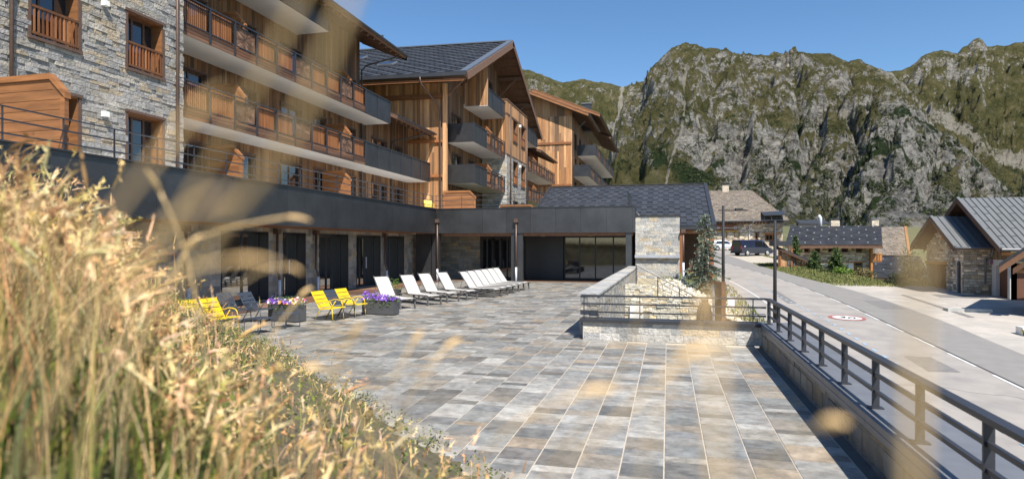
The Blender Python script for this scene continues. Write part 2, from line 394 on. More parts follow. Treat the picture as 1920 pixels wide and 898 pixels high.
# ------------------------------------------------------------------ window builder on a plane
def window(parent, O, U, N, w, h, rev=.42, mullions=(.5,), frame_m=M_browntrim, reveal_m=M_screen, bal=False, sill=True, surround=.09, name="window", pane_m=M_glass, trim_m=M_browntrim):
    """O = lower left outer corner on the wall face; the opening already exists in the wall"""
    O, U, N = Vector(O), Vector(U), Vector(N); Z = V(0, 0, 1)
    f = MB(); I = O - N * rev
    t = .07
    f.obox(I, U * w, Z * t, N * .06); f.obox(I + Z * (h - t), U * w, Z * t, N * .06)
    f.obox(I + Z * t, U * t, Z * (h - 2 * t), N * .06); f.obox(I + U * (w - t) + Z * t, U * t, Z * (h - 2 * t), N * .06)
    for m in mullions: f.obox(I + U * (w * m - t / 2) + Z * t, U * t, Z * (h - 2 * t), N * .055)
    wnd = f.build(name, frame_m, parent, origin=tuple(O))
    p = MB(); p.obox(I + N * .01 + U * .02 + Z * .02, U * (w - .04), Z * (h - .04), N * .01); p.build("pane", pane_m, wnd)
    r = MB(); k = .03
    r.obox(I + N * .06, U * k, Z * h, N * (rev - .06 + .01)); r.obox(I + U * (w - k) + N * .06, U * k, Z * h, N * (rev - .06 + .01))
    r.obox(I + Z * (h - k) + U * k + N * .06, U * (w - 2 * k), Z * k, N * (rev - .06 + .01))
    r.build("reveal", reveal_m, wnd)
    if surround:
        s = surround; r = MB()
        r.obox(O - U * s - Z * .02, U * s, Z * (h + .02), N * .05); r.obox(O + U * w - Z * .02, U * s, Z * (h + .02), N * .05)
        r.obox(O - U * s * 1.3 + Z * h, U * (w + 2.6 * s), Z * s, N * .08)
        if sill: r.obox(O - U * s - Z * (.02 + s), U * (w + 2 * s), Z * s, N * .10)
        r.build("frame", trim_m, wnd)
    if bal:
        b = MB(); b.obox(O + N * .0 + Z * .05 + U * .03, U * (w - .06), Z * .07, N * .05, (.6, .6, .6)); b.obox(O + Z * .78 + U * .03, U * (w - .06), Z * .07, N * .06, (.5, .5, .5))
        n = 11
        for i in range(n):
            b.obox(O + U * (.07 + (w - .17) * i / (n - 1)) + Z * .12 + N * .01, U * .045, Z * .66, N * .03, pick(BOARD, .05))
        b.build("balustrade", M_wood, wnd)
    return wnd
# ------------------------------------------------------------------ balconies (fronts run along +Y, facing +X)
def balcony(parent, Xw, Xf, ya, yb, z, bays, near=True, screens=(), H=1.02, fas=.38, xf=None, slabm=M_plaster, far=False):
    b = MB(xf); b.box(Xw, Xf - .06, ya, yb, z, z + .24)
    base = b.build("balcony", slabm, parent)
    top = z + fas + H
    rl = MB(xf); rl.box(Xf - .02, Xf + .05, ya - .02, yb + .02, top - .03, top + .02)
    rl.box(Xf - .06, Xf - .02, ya, yb, z + fas + .05, z + fas + .09); rl.box(Xf - .06, Xf - .02, ya, yb, top - .16, top - .12)
    y = ya
    for kind, l in bays:
        if y >= yb - .05: break
        l = min(l, yb - y)
        rl.box(Xf - .01, Xf + .05, y - .03, y + .03, z + .04, top - .03)
        if kind == 'G':
            gm = MB(xf); gm.box(Xf - .05, Xf - .005, y + .005, y + l - .005, z + .0, top - .03)
            gm.box(Xf - .006, Xf + .012, y + .02, y + .05, z + .0, top - .03); gm.build("metal_panel", M_panel, base)
        else:
            fb = MB(xf)
            for q in range(3):
                fb.box(Xf - .055, Xf - .012, y, y + l, z + .01 + q * fas / 3, z + (q + 1) * fas / 3 - .005, pick(BOARD, .12))
            fb.build("fascia_board", M_darkwood, base)
            if kind == 'P':
                m = MB(xf); k = int(l / .115)
                for i in range(k):
                    c = y + .08 + (l - .16) * (i + .5) / k
                    m.box(Xf - .09, Xf - .07, c - .034, c + .024, z + fas + .02, top - .05, pick([(1, 1, 1), (1.2, 1.15, 1.1), (.85, .82, .8)], .08))
                m.build("baluster_panel", M_wood, base)
            else:
                m = MB(xf); a0, a1 = z + fas + .06, top - .12; c0, c1 = y + .07, y + l - .07
                m.box(Xf - .085, Xf - .075, c0, c1, a0, a1, (.55, .5, .48))
                for q0, q1, r0, r1 in ((c0, c1, a0, a0 + .06), (c0, c1, a1 - .06, a1), (c0, c0 + .06, a0, a1), (c1 - .06, c1, a0, a1)):
                    m.box(Xf - .075, Xf - .045, q0, q1, r0, r1, (.9, .85, .8))
                cy, cz = (c0 + c1) / 2, (a0 + a1) / 2; hy, hz = (c1 - c0) / 2 - .06, (a1 - a0) / 2 - .06
                def rim(t):
                    dy, dz_ = math.cos(t), math.sin(t); k_ = min(hy / max(abs(dy), 1e-5), hz / max(abs(dz_), 1e-5)); return dy * k_, dz_ * k_
                for i in range(16):
                    t0 = math.pi * 2 * i / 16 + .2; t1 = t0 + math.pi / 8 - .03; p0, p1 = rim(t0), rim(t1); xx = Xf - .062 + .012 * (i % 2)
                    for q0, q1 in ((.06, .5), (.53, 1.0)) if i % 4 < 2 else ((.06, .72), (.75, 1.0)):
                        m.face([(xx, cy + p0[0] * q0, cz + p0[1] * q0), (xx, cy + p0[0] * q1, cz + p0[1] * q1), (xx, cy + p1[0] * q1, cz + p1[1] * q1), (xx, cy + p1[0] * q0, cz + p1[1] * q0)], pick(BOARD, .12))
                m.build("star_panel", mat("star_wood", (.17, .10, .065), .7, .3, 6, bump=.3, bscale=20), base)
        y += l
    rl.box(Xf - .01, Xf + .05, yb - .05, yb + .01, z + .04, top - .03)
    if near:
        MB(xf).box(Xw, Xf - .01, ya - .045, ya, z, top - .03).build("metal_panel", M_panel, base); rl.box(Xw, Xf, ya - .05, ya + .03, top - .03, top + .02)
    if far:
        MB(xf).box(Xw, Xf - .01, yb, yb + .045, z, top - .03).build("metal_panel", M_panel, base); rl.box(Xw, Xf, yb - .03, yb + .05, top - .03, top + .02)
    rl.build("handrail", M_rail, base)
    for ys in screens:
        s = MB(xf); x0 = Xw + .05; x1 = Xf - .12; zt = z + 2.1; zb = z + .24
        pts = [(x0, zb), (x1, zb), (x1, zt - .55), (x1 - .45, zt), (x0, zt)]
        for yy, c in ((ys, 1), (ys + .08, 1)): s.face([(p[0], yy, p[1]) for p in (pts if yy == ys else pts[::-1])])
        for i in range(5):
            p, q = pts[i], pts[(i + 1) % 5]; s.face([(p[0], ys, p[1]), (p[0], ys + .08, p[1]), (q[0], ys + .08, q[1]), (q[0], ys, q[1])][::-1])
        s.obox((x1 - .47, ys - .03, zt - .07), (.49, 0, -.6), (0, .14, 0), (.05, 0, .11), (1.25, 1.2, 1.15)); s.obox((x0, ys - .03, zt - .06), (x1 - .45 - x0, 0, 0), (0, .14, 0), (0, 0, .12), (1.1, 1.05, 1))
        s.build("privacy_screen", M_screen, base)
    return base
PPS = [('P', 1.4), ('P', 1.4), ('S', 1.4)]
# ------------------------------------------------------------------ left apartment building
b1 = thing("apartment_building", "stone and timber apartment block with long stacked balconies at left", "building", (-19, 20, 0))
# stone facade X = -16.9, Y 8..18.45, z 4.2..16
SX = -16.9; sY0 = 6.0; SW = 18.45 - sY0
def sw(ya, yb, za, zb): return (ya - sY0, yb - sY0, za - 4.2, zb - 4.2)
wins = [(13.0, 14.4, 7.95, 9.9, True), (16.1, 17.5, 7.95, 9.75, True), (13.0, 14.4, 4.3, 6.55, False), (16.1, 17.5, 4.3, 6.5, False), (9.6, 11.0, 7.95, 9.9, True), (13.0, 14.4, 11.2, 13.2, True), (16.1, 17.5, 11.2, 13.2, True)]
holes = [sw(a, b, c, d) for a, b, c, d, _ in wins]
st = MB(); panelize(st, (SX, sY0, 4.2), (0, 1, 0), (0, 0, 1), (1, 0, 0), SW, 11, (.11, .21), (.18, .6), holes, .012, (.0, .055), STONE, .14)
panelize(st, (SX, 18.45, 4.2), (-1, 0, 0), (0, 0, 1), (0, 1, 0), .6, 11, (.11, .21), (.2, .5), (), .012, (.0, .03), STONE)
bk = MB(); backing(bk, (SX, sY0, 4.2), (0, 1, 0), (0, 0, 1), (1, 0, 0), SW, 11, .55, holes)
stw = bk.build("wall", M_mortar, b1); st.build("stone_facing", M_stone, stw)
for a, b, c, d, bal in wins:
    window(b1, (SX, a, c), (0, 1, 0), (1, 0, 0), b - a, d - c, .42, (.38, .72), bal=bal, sill=bal, surround=.085)
for yy in (12.45, 18.1):
    m = MB(); m.tube([(SX + .09, yy, 4.2), (SX + .09, yy, 15)], .05, 10); m.build("downpipe", M_copper, b1, smooth=True)
M_lampw = mat("lamp_white", (.8, .79, .75), .5, .04, 3)
for yy, zz in ((15.2, 9.55), (15.2, 6.15)):
    m = MB(); m.box(SX + .05, SX + .21, yy - .08, yy + .08, zz, zz + .16); m.build("wall_lamp", M_lampw, b1)
# timber walls behind the balconies
M_boardd = mat("dark_shaded_boards", (.16, .09, .045), .7, .35, 7, stretch=(1, 1, .07), bump=.5, bscale=16, bdist=.008, detail=8)  # darker wood, deepened further to put the balcony shade into its colour
def timber(parent, O, U, N, W, H, holes=(), xf=None, bw=(.12, .24), name="timber_wall", thick=.3, lens=(4.5, 12.0), m=M_board, pal=BOARD):
    bkk = MB(xf); backing(bkk, O, U, (0, 0, 1), N, W, H, thick, holes, (.5, .5, .5)); wl = bkk.build(name, M_darkwood, parent)
    mm = MB(xf); hs = [(c, d, a, b) for a, b, c, d in holes]
    panelize(mm, O, (0, 0, 1), U, N, H, W, bw, lens, hs, .01, (.0, .02), pal, .12); mm.build("boards", m, wl)
    return wl
TX = -19.0; tY0 = 18.45
def th(a, b, c, d): return (a - tY0, b - tY0, c - 4.2, d - 4.2)
bd = []
for zf in (4.25, 7.2, 10.25):
    for ya, yb in ((20.3, 22.0), (23.6, 25.2), (27.2, 29.0), (30.2, 31.4), (33.3, 34.8)): bd.append((ya, yb, zf, zf + 2.2))
for zf in (4.25, 7.2):
    for ya, yb in ((37.0, 39.2), (40.4, 41.8)): bd.append((ya, yb, zf, zf + 2.15))
hl1 = [th(*q) for q in bd if q[0] < 35.5]
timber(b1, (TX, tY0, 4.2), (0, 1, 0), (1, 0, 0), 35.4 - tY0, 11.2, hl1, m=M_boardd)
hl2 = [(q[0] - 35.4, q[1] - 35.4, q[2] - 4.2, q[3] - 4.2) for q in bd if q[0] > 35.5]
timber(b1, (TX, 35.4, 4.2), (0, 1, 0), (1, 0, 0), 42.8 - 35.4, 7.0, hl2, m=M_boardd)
timber(b1, (-19.0, 35.4, 10.9), (-1, 0, 0), (0, 1, 0), 10, 4.6)
for a, b, c, d in bd: window(b1, (TX, a, c), (0, 1, 0), (1, 0, 0), b - a, d - c, .18, (.5,), surround=.06, sill=False, name="balcony_door", reveal_m=M_browntrim)
G8 = [('G', 1.7)] * 9
balcony(b1, TX, -17.2, 18.5, 42.75, 6.9, [('P', .24)] + PPS * 3 + [('P', 1.4)] + [('G', 1.68)] * 6, near=False, screens=(22.3, 31.2), far=True)
balcony(b1, TX, -17.2, 18.5, 36.0, 9.95, [('P', .24)] + PPS * 3 + [('P', 1.4)] + [('G', 1.65)] * 2, near=False, screens=(22.3, 31.2), far=True)
balcony(b1, TX, -17.05, 18.5, 28.6, 13.3, [('G', 2.0)] * 6, near=False, far=True)
def roof_plane(parent, Xe, ze, ya, yb, run, slope, name="roof", w=.42, hh=.9, rafters=True, lift=.06, xf=None, thick=.22, side=1):
    """eave along Y at Xe, rising towards -X*side"""
    S = V(-side, 0, math.tan(slope)).normalized(); Nn = V(side * math.sin(slope), 0, math.cos(slope)); Ls = run / math.cos(slope)
    b = MB(xf); b.obox((Xe, ya, ze), (0, yb - ya, 0), S * Ls, -Nn * thick)
    rf = b.build(name, M_darkwood, parent)
    m = MB(xf)
    if side > 0: shingles(m, V(Xe, ya, ze) + Nn * .01, (0, 1, 0), S, Nn, yb - ya, Ls, w, hh, lift)
    else: shingles(m, V(Xe, yb, ze) + Nn * .01, (0, -1, 0), S, Nn, yb - ya, Ls, w, hh, lift)
    m.build("roof_tiles", M_roof, rf)
    g = MB(xf); g.tube([(Xe + side * .07, ya, ze - .06), (Xe + side * .07, yb, ze - .06)], .075, 8); g.build("gutter", M_metal, rf)
    if rafters:
        r = MB(xf); y = ya + .3
        while y < yb - .1:
            r.obox(V(Xe, y, ze) - Nn * thick + S * .15, (0, .12, 0), S * min(Ls, 3.0), -Nn * .16); y += .75
        r.build("rafters", M_darkwood, rf)
    return rf
roof_plane(b1, -16.3, 14.4, 6, 36.6, 9, R(24))
ba = MB(); 
for k in range(2): ba.obox((-16.3 - .02, 36.6 + .01 + .0, 14.4 - .33 - k * .0), (-9, 0, 9 * math.tan(R(24))), (0, .05, 0), (0, 0, .4))
ba.build("verge_board", M_darkwood, b1)
roof_plane(b1, -16.9, 10.55, 36.6, 43.1, 2.2, R(24), name="lower_roof", w=.35)
pp = MB(); pp.tube([(-16.4, 35.9, 14.3), (-16.6, 35.6, 14.0), (-18.6, 35.5, 13.6), (-18.9, 35.48, 13.3), (-18.9, 35.48, 4.4)], .05, 8); pp.build("downpipe", M_metal, b1, smooth=True)
pp = MB(); pp.tube([(-17.0, 41.6, 10.4), (-17.2, 41.6, 10.2), (-18.7, 40.0, 9.6), (-18.93, 39.9, 9.3), (-18.93, 39.9, 4.4)], .05, 8); pp.build("downpipe", M_metal, b1, smooth=True)
# privacy screens on the podium terrace
def deck_screen(parent, x0, x1, y, z, h, cut=.45, name="privacy_screen", dz=.45):
    s = MB(); zt = z + h; n = 8
    pts = [(x0, z), (x1, z), (x1, zt - dz), (x1 - cut, zt), (x0, zt)]
    for i in range(n):
        za, zb_ = z + h * i / n, z + h * (i + 1) / n - .012
        def xr_(q): return x1 if q <= zt - dz else x1 - cut * (q - (zt - dz)) / dz
        s.face([(x0, y, za), (xr_(za), y, za), (xr_(zb_), y, zb_), (x0, y, zb_)], pick([(1, 1, 1), (1.1, 1.06, 1), (.88, .86, .84)], .06))
    s.box(x0, x1 - cut, y + .02, y + .06, z, zt - .02, (.5, .5, .5)); s.box(x1 - cut, x1 - .02, y + .02, y + .06, z, zt - dz, (.5, .5, .5))
    s.box(x1 - .14, x1, y - .03, y + .08, z, zt - dz, (1.05, 1, .95)); s.box(x0 + .0, x0 + .14, y - .03, y + .08, z, zt, (1.05, 1, .95))
    s.box(x0 - .02, x1 - cut, y - .05, y + .11, zt - .0, zt + .14, (1.2, 1.15, 1.05))
    s.obox((x1 - cut, y - .05, zt), (cut + .03, 0, -dz - .03), (0, .16, 0), (.0, 0, .14), (1.2, 1.15, 1.05))
    return s.build(name, M_screen, parent)
deck_screen(b1, -16.8, -13.98, 11.6, 4.25, 1.95)
for yy in (22.0, 31.0): deck_screen(b1, -18.95, -17.2, yy, 4.25, 2.0, .45)
# ------------------------------------------------------------------ podium (ground floor) and glass wing
pod = thing("podium_building", "dark metal clad ground floor with stone walls and glass doors round the terrace", "building", (-15, 20, 0))
PX = -15.3
doors = [(18.45, 21.07), (22.04, 23.64), (24.73, 27.3), (28.16, 30.8), (31.5, 33.9)]
pY0 = 6.0
hs = [(a - pY0, b - pY0, .03, 2.72) for a, b in doors]; wl_ = (36.1 - 0, 38.3, 1.1, 2.65)
bk = MB(); backing(bk, (PX, pY0, 0), (0, 1, 0), (0, 0, 1), (1, 0, 0), 38.9 - pY0, 2.9, .5, hs + [(36.2 - pY0, 38.2 - pY0, 1.0, 2.6)])
pw = bk.build("wall", M_mortar, pod)
st = MB(); panelize(st, (PX, pY0, 0), (0, 1, 0), (0, 0, 1), (1, 0, 0), 38.9 - pY0, 2.9, (.13, .26), (.2, .6), hs + [(36.2 - pY0, 38.2 - pY0, 1.0, 2.6)], .008, (.0, .02), STONE, .12)
st.build("stone_facing", M_stoned, pw)
M_glassd = glass_mat("door_glass", (.010, .012, .014)); M_glassd.node_tree.nodes["Principled BSDF"].inputs["IOR"].default_value = 3.3
def glass_door(parent, O, U, N, w, h, mull, rev=.45, name="glass_door", leaf=True, gm=None):
    O, U, N = Vector(O), Vector(U), Vector(N); Z = V(0, 0, 1); I = O - N * rev; t = .07
    f = MB(); f.obox(I, U * w, Z * .08, N * .07); f.obox(I + Z * (h - .1), U * w, Z * .1, N * .07)
    f.obox(I + Z * .08, U * t, Z * (h - .18), N * .07); f.obox(I + U * (w - t) + Z * .08, U * t, Z * (h - .18), N * .07)
    for m in mull: f.obox(I + U * (w * m - .04) + Z * .08, U * .08, Z * (h - .18), N * .065)
    f.obox(O + Z * (h - .02) - N * rev, U * w, Z * .03, N * (rev + .03)); f.obox(O + U * (w - .03) - N * (rev - .07), U * .03, Z * h, N * (rev - .07 + .04)); f.obox(O - N * (rev - .07), U * .03, Z * h, N * (rev - .03))
    d = f.build(name, M_metal, parent, origin=tuple(O))
    MB().obox(I + N * .012 + U * .03 + Z * .03, U * (w - .06), Z * (h - .06), N * .012).build("pane", gm or M_glassd, d)
    if leaf: MB().obox(I + U * (w * (mull[-1]) + .08) + Z * .95 + N * .07, U * .03, Z * .6, N * .05).build("handle", M_pvc, d)
    return d
for (a, b), mu in zip(doors, ((.62,), (.55,), (.5, .68), (.42, .62), (.5,))):
    glass_door(pod, (PX, a, .03), (0, 1, 0), (1, 0, 0), b - a, 2.69, mu, .45, leaf=a in (22.04, 28.16))
window(pod, (PX, 36.2, 1.0), (0, 1, 0), (1, 0, 0), 2.0, 1.6, .2, (.45,), frame_m=M_metal, reveal_m=M_metal, trim_m=M_metal, surround=.05, name="window")
# fascia of the podium
fs = MB(); y = 1.9
while y < 34.85:
    l = min(3.0, 34.9 - y); fs.box(-13.75, -13.6, y + .004, y + l - .004, 2.92, 4.38, random.choice(((1, 1, 1), (.93, .93, .94), (1.06, 1.06, 1.06)))); y += 3.0
fs.box(-15.3, -13.75, 2, 38.9, 2.97, 4.2)
x = -13.6
while x < -1.85:
    l = min(1.46, -1.8 - x); fs.box(x + .004, x + l - .004, 34.9, 35.05, 2.92, 4.38, random.choice(((1.1, 1.1, 1.1), (1.0, 1.0, 1.0), (1.2, 1.2, 1.2)))); x += 1.46  # wing panels tinted lighter than the left fascia, brighter light put into the colour
fs.box(-1.86, -1.8, 35.05, 36.9, 2.92, 4.38)
fs.box(-13.75, -1.86, 35.05, 44.4, 3.06, 4.2)
fs.build("fascia_cladding", M_panel, pod)
MB().box(-13.78, -13.54, 1.9, 34.86, 4.38, 4.42).box(-13.78, -1.76, 34.86, 35.12, 4.38, 4.42).build("coping", M_metal, pod)
MB().box(-19.2, -13.76, 2, 43.4, 4.2, 4.25).box(-13.76, -1.86, 35.13, 44.3, 4.2, 4.25).build("roof_terrace", M_plaster, pod)
so = MB()
for i in range(9): so.box(-15.28 + i * .18, -15.12 + i * .18, 2, 34.86, 2.90, 2.925, pick(BOARD, .05))
for i in range(24): so.box(-13.6, -1.9, 35.1 + i * .16, 35.25 + i * .16, 2.99, 3.02, pick(BOARD, .05))
so.box(-13.2, -1.9, 35.06, 35.16, 2.74, 2.93)
so.build("timber_soffit", mat("soffit_wood", (.22, .10, .05), .6, .3, 5), pod)
cm = MB(); cm.box(-13.95, -13.86 + .4, 35.0, 35.25, .02, 2.93, (1.15, 1.15, 1.15)); cm.build("column", M_panel, pod)
MB().box(-8.95, -8.25, 34.98, 35.3, .02, 2.93, (1.15, 1.15, 1.15)).build("column", M_panel, pod)
MB().box(-2.3, -1.98, 34.98, 35.3, .02, 2.93, (1.15, 1.15, 1.15)).build("column", M_panel, pod)
MB().box(-15.0, -14.0, 35.02, 35.2, .02, 2.93, (1.1, 1.1, 1.1)).build("side_panel", M_panel, pod)
MB().box(-15.2, -1.7, 38.75, 38.95, 0, 3.0).build("back_wall", mat("dark_interior", (.03, .03, .033), .6, .1, 1), pod)
s2 = MB(); panelize(s2, (-14.9, 38.7, 0), (1, 0, 0), (0, 0, 1), (0, -1, 0), 2.9, 3.0, (.13, .25), (.25, .6), (), .008, (0, .02), STONE); s2.build("stone_facing", M_stoned, pod)
glass_door(pod, (-11.95, 38.6, .03), (1, 0, 0), (0, -1, 0), 2.9, 2.75, (.15, .45, .62), .1, leaf=False, gm=M_glass)
MB().box(-8.9, -6.45, 38.55, 38.7, .03, 2.95).build("side_panel", M_metal, pod)
glass_door(pod, (-6.4, 38.6, .03), (1, 0, 0), (0, -1, 0), 4.3, 2.75, (.23, .46, .72), .1, leaf=False, gm=M_glass)
for xx in (-4.7, -7.7):
    m = MB(); m.box(xx - .12, xx + .12, 38.2, 38.42, 2.76, 2.9); m.box(xx - .02, xx + .02, 38.28, 38.32, 2.9, 3.0); m.build("ceiling_lamp", mat("brass", (.5, .35, .12), .35, .1, 5, metal=.7), pod)
def dpipe(parent, x, y, z0, zt, ax=(1, 0), white=.8, bend=True):
    hb = MB(); hb.box(x - .11, x + .11, y - .11, y + .11, zt - .22, zt); hb.build("rainwater_head", M_copper, parent)
    m = MB()
    if bend: m.tube([(x, y, zt - .22), (x, y, z0 + white + .35), (x + ax[0] * .1, y + ax[1] * .1, z0 + white + .12), (x + ax[0] * .1, y + ax[1] * .1, z0 + white)], .05, 10)
    else: m.tube([(x, y, zt - .22), (x, y, z0 + white)], .05, 10)
    m.build("downpipe", M_copper, parent, smooth=True)
    o = .1 if bend else 0
    MB().tube([(x + ax[0] * o, y + ax[1] * o, z0), (x + ax[0] * o, y + ax[1] * o, z0 + white)], .062, 10).build("pipe_boot", M_pvc, parent, smooth=True)
for yy in (16.69, 21.5, 24.3, 31.15): dpipe(pod, -15.17, yy, .02, 2.86)
dpipe(pod, -13.5, 34.78, .02, 3.78, white=.75, bend=False); dpipe(pod, -8.6, 34.78, .02, 3.75, white=.9, bend=False)
# roof terrace railings
railing("roof_railing", "long dark railing along the left roof terrace above the glass doors", (-13.9, 3.0), (-13.9, 34.95), 4.3, 5.22, (4.62, 4.92), [.2 + 1.38 * k for k in range(24)], post=(.012, .05), top=(.045, .03), pr=.012)
rt2 = railing("roof_railing", "dark railing on the wing roof in front of the tiled hall", (-13.86, 35.25), (-2.2, 35.25), 4.3, 5.22, (4.62, 4.92), [.1 + 1.65 * k for k in range(8)], post=(.012, .05), top=(.045, .03), pr=.012)
rt3 = railing("roof_railing", "short dark railing returning along the end of the wing roof", (-2.2, 35.3), (-2.2, 38.6), 4.3, 5.22, (4.62, 4.92), [.2, .75, 1.3, 1.85, 2.4, 2.95, 3.2], post=(.012, .05), top=(.045, .03), pr=.012)
railing("roof_railing", "lower dark railing above the pale stone pier", (-2.1, 38.7), (1.6, 38.7), 3.9, 4.72, (4.2, 4.45), [.2, 1.9, 3.6], post=(.012, .05), top=(.045, .03), pr=.012)
# pale stone pier at the wing's end
pier = thing("stone_pier", "tall pale stone wall with a grey ledge beside the wing and downpipe", "wall", (-.6, 34.4, -1))
bk = MB(); bk.box(-1.78, .62, 35.2, 38.6, -1.2, 3.84); pc = bk.build("core", M_mortar, pier)
st = MB(); panelize(st, (-1.78, 35.2, -1.2), (1, 0, 0), (0, 0, 1), (0, -1, 0), 2.4, 5.0, (.11, .24), (.2, .65), (), .006, (.0, .015), WARM, .08)
panelize(st, (.62, 35.2, -1.2), (0, 1, 0), (0, 0, 1), (1, 0, 0), 3.4, 5.0, (.11, .24), (.2, .65), (), .006, (.0, .015), WARM, .08); st.build("stone_facing", M_stone, pier)
MB().box(-1.8, .64, 34.98, 38.62, 1.5, 1.66, (2.2, 2.2, 2.2)).build("ledge", M_zinc, pier)
MB().box(-1.82, .68, 35.12, 38.66, 3.84, 3.9).build("cap", M_metal, pier)
dpipe(pier, .82, 35.05, -.35, 3.1, white=1.6, bend=False)
# ------------------------------------------------------------------ hall with dark tiled roof
hall = thing("hall_building", "low hall under a big dark metal tiled roof behind the wing", "building", (-3, 48, -.5))
hY0, hY1, hz0, hz1 = 43.8, 54.2, 3.5, 7.35
sl = math.atan((hz1 - hz0) / (hY1 - hY0)); S = V(0, math.cos(sl), math.sin(sl)); Nn = V(0, -math.sin(sl), math.cos(sl)); Ls = (hY1 - hY0) / math.cos(sl)
b = MB(); b.obox((-10.2, hY0, hz0), (13.35, 0, 0), S * Ls, -Nn * .25); b.obox((-10.2, 2 * hY1 - hY0, hz0), (13.35, 0, 0), V(0, -S.y, S.z) * Ls, -V(0, -Nn.y, Nn.z) * .25)
hr = b.build("roof", M_darkwood, hall)
m = MB(); shingles(m, V(-10.1, hY0, hz0) + Nn * .01, (1, 0, 0), S, Nn, 13.0, Ls, .41, 1.3, .07); m.build("roof_tiles", M_roof, hr)
MB().obox(V(2.92, hY0, hz0) + Nn * .02, (.27, 0, 0), S * (Ls + .05), Nn * .09).obox(V(-10.25, hY1 - .15, hz1 + .03), (13.44, 0, 0), (0, .3, 0), (0, 0, .07)).obox(V(-10.27, hY0, hz0) + Nn * .02, (.15, 0, 0), S * (Ls + .05), Nn * .09).build("roof_flashing", M_metal, hr)
MB().box(-10.2, 3.15, hY0 - .16, hY0 + .02, hz0 - .22, hz0 + .02).build("gutter", M_metal, hr)
m = MB(); m.box(-10, 3.0, hY0 + .1, hY0 + .3, hz0 - .5, hz0 - .26, (1.3, 1.2, 1.1)); 
for xx in (-6, -3, 0.9, 2.9): m.box(xx - .13, xx + .13, hY0 + .1, hY0 + .36, -.6, hz0 - .5)
m.build("timber_frame", M_wood, hall)
MB().box(-10, .55, 46.5, 46.8, -1, 4.1).build("wall", M_darkwood, hall); MB().box(-10, 2.6, 56, 56.3, -1, 4.6).build("wall", M_darkwood, hall)
g = MB(); g.face([(3.05, hY0 + .4, hz0 - .2), (3.05, hY1, hz1 - .35), (3.05, 2 * hY1 - hY0 - .4, hz0 - .2)]); 
for i in range(0, 4): g.box(2.9, 3.05, hY0 + 3 + i * 4, hY0 + 3.25 + i * 4, -.8, hz0 - .2)
g.build("gable", M_darkwood, hall)
# ------------------------------------------------------------------ middle building (gable to the right)
SK = math.tan(R(4))
def xf2(p):
    k = -14 - p[0]
    return (p[0], p[1] - max(0, k) * SK, p[2]) if k > 0 else p
b2 = thing("chalet_building", "large timber chalet with broad gable and dark balconies in the middle", "building", (-20, 52, 4))
FX = -16.3
timber(b2, (-16.3, 43.5, 4.2), (-1, 0, 0), (0, -1, 0), 12, 10.2, xf=xf2, bw=(.14, .26))
fb_h = []
for zf in (4.4, 7.2, 10.3):
    fb_h += [(45.2, 47.4, zf, zf + 2.2), (49.2, 50.8, zf, zf + 2.2), (62.5, 64.6, zf, zf + 2.2), (67, 69, zf, zf + 2.2)]
fb_h += [(49.6, 52, 13.9, 16.1), (54, 56, 14.0, 17.5)]
fh = [(a - 43.5, b - 43.5, c - 4.2, d - 4.2) for a, b, c, d in fb_h]
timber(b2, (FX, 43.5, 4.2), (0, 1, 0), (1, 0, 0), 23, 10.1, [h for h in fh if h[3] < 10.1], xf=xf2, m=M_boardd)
fg = MB(xf2)
# gable triangle above z 14.3 in horizontal board bands
for i in range(24):
    y0_ = 43.5 + i * .96; y1_ = y0_ + .94
    h0 = 14.3 + max(0, (min(y0_ - 41.5, 68.5 - y0_)) * .4815 - .3); h1 = 14.3 + max(0, (min(y1_ - 41.5, 68.5 - y1_)) * .4815 - .3)
    for q in range(5):
        t0, t1 = q / 5, (q + 1) / 5 - .02
        ya, yb = y0_ + (y1_ - y0_) * t0, y0_ + (y1_ - y0_) * t1
        fg.face([(FX, ya, 14.3), (FX, yb, 14.3), (FX, yb, h0 + (h1 - h0) * t1), (FX, ya, h0 + (h1 - h0) * t0)], pick(BOARD, .1))
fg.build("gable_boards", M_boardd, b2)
for a, b, c, d in fb_h:
    if d < 14.3: window(b2, (FX, a, c), (0, 1, 0), (1, 0, 0), b - a, d - c, .18, (.5,), surround=.06, sill=False, name="balcony_door", reveal_m=M_browntrim)
for a, b, c, d in fb_h:
    if d > 14.3: window(b2, (FX + .12, a, c), (0, 1, 0), (1, 0, 0), b - a, d - c, .1, (.5,), surround=.08, sill=False, name="gable_window", reveal_m=M_browntrim)
# corner boards and belt beams
MB(xf2).box(-16.32, -16.05, 43.3, 43.6, 4.2, 14.3, (1.6, 1.5, 1.4)).build("corner_post", M_board, b2)
MB(xf2).box(-28, -16.35, 43.30, 43.46, 7.3, 7.5, (1.2, 1.1, 1)).box(-28, -16.35, 43.30, 43.46, 9.9, 10.1, (1.2, 1.1, 1)).box(-28, -16.35, 43.2, 43.46, 13.2, 13.5, (.7, .7, .7)).build("belt_beam", M_wood, b2)
G2 = [('G', 1.6), ('G', 1.6)]
balcony(b2, FX, -14.15, 44.06, 52.95, 6.9, G2 + [('P', 1.4), ('S', 1.0), ('P', 1.1), ('S', 1.0), ('P', 1.2)], screens=(49.2,))
balcony(b2, FX, -14.15, 44.06, 52.95, 10.0, G2 + [('P', 1.4), ('S', 1.0), ('P', 1.1), ('S', 1.0), ('P', 1.2)], screens=(49.2,))
balcony(b2, FX, -14.15, 47.9, 53.3, 13.55, [('G', 1.4)] * 4, near=False)
balcony(b2, FX, -14.15, 61.2, 77.8, 6.9, PPS * 5, near=False, screens=(67,)); balcony(b2, FX, -14.15, 61.2, 77.8, 10.0, PPS * 5, near=False, screens=(67,))
balcony(b2, FX, -14.15, 61.2, 67.0, 13.1, [('G', 1.45)] * 4, near=False)
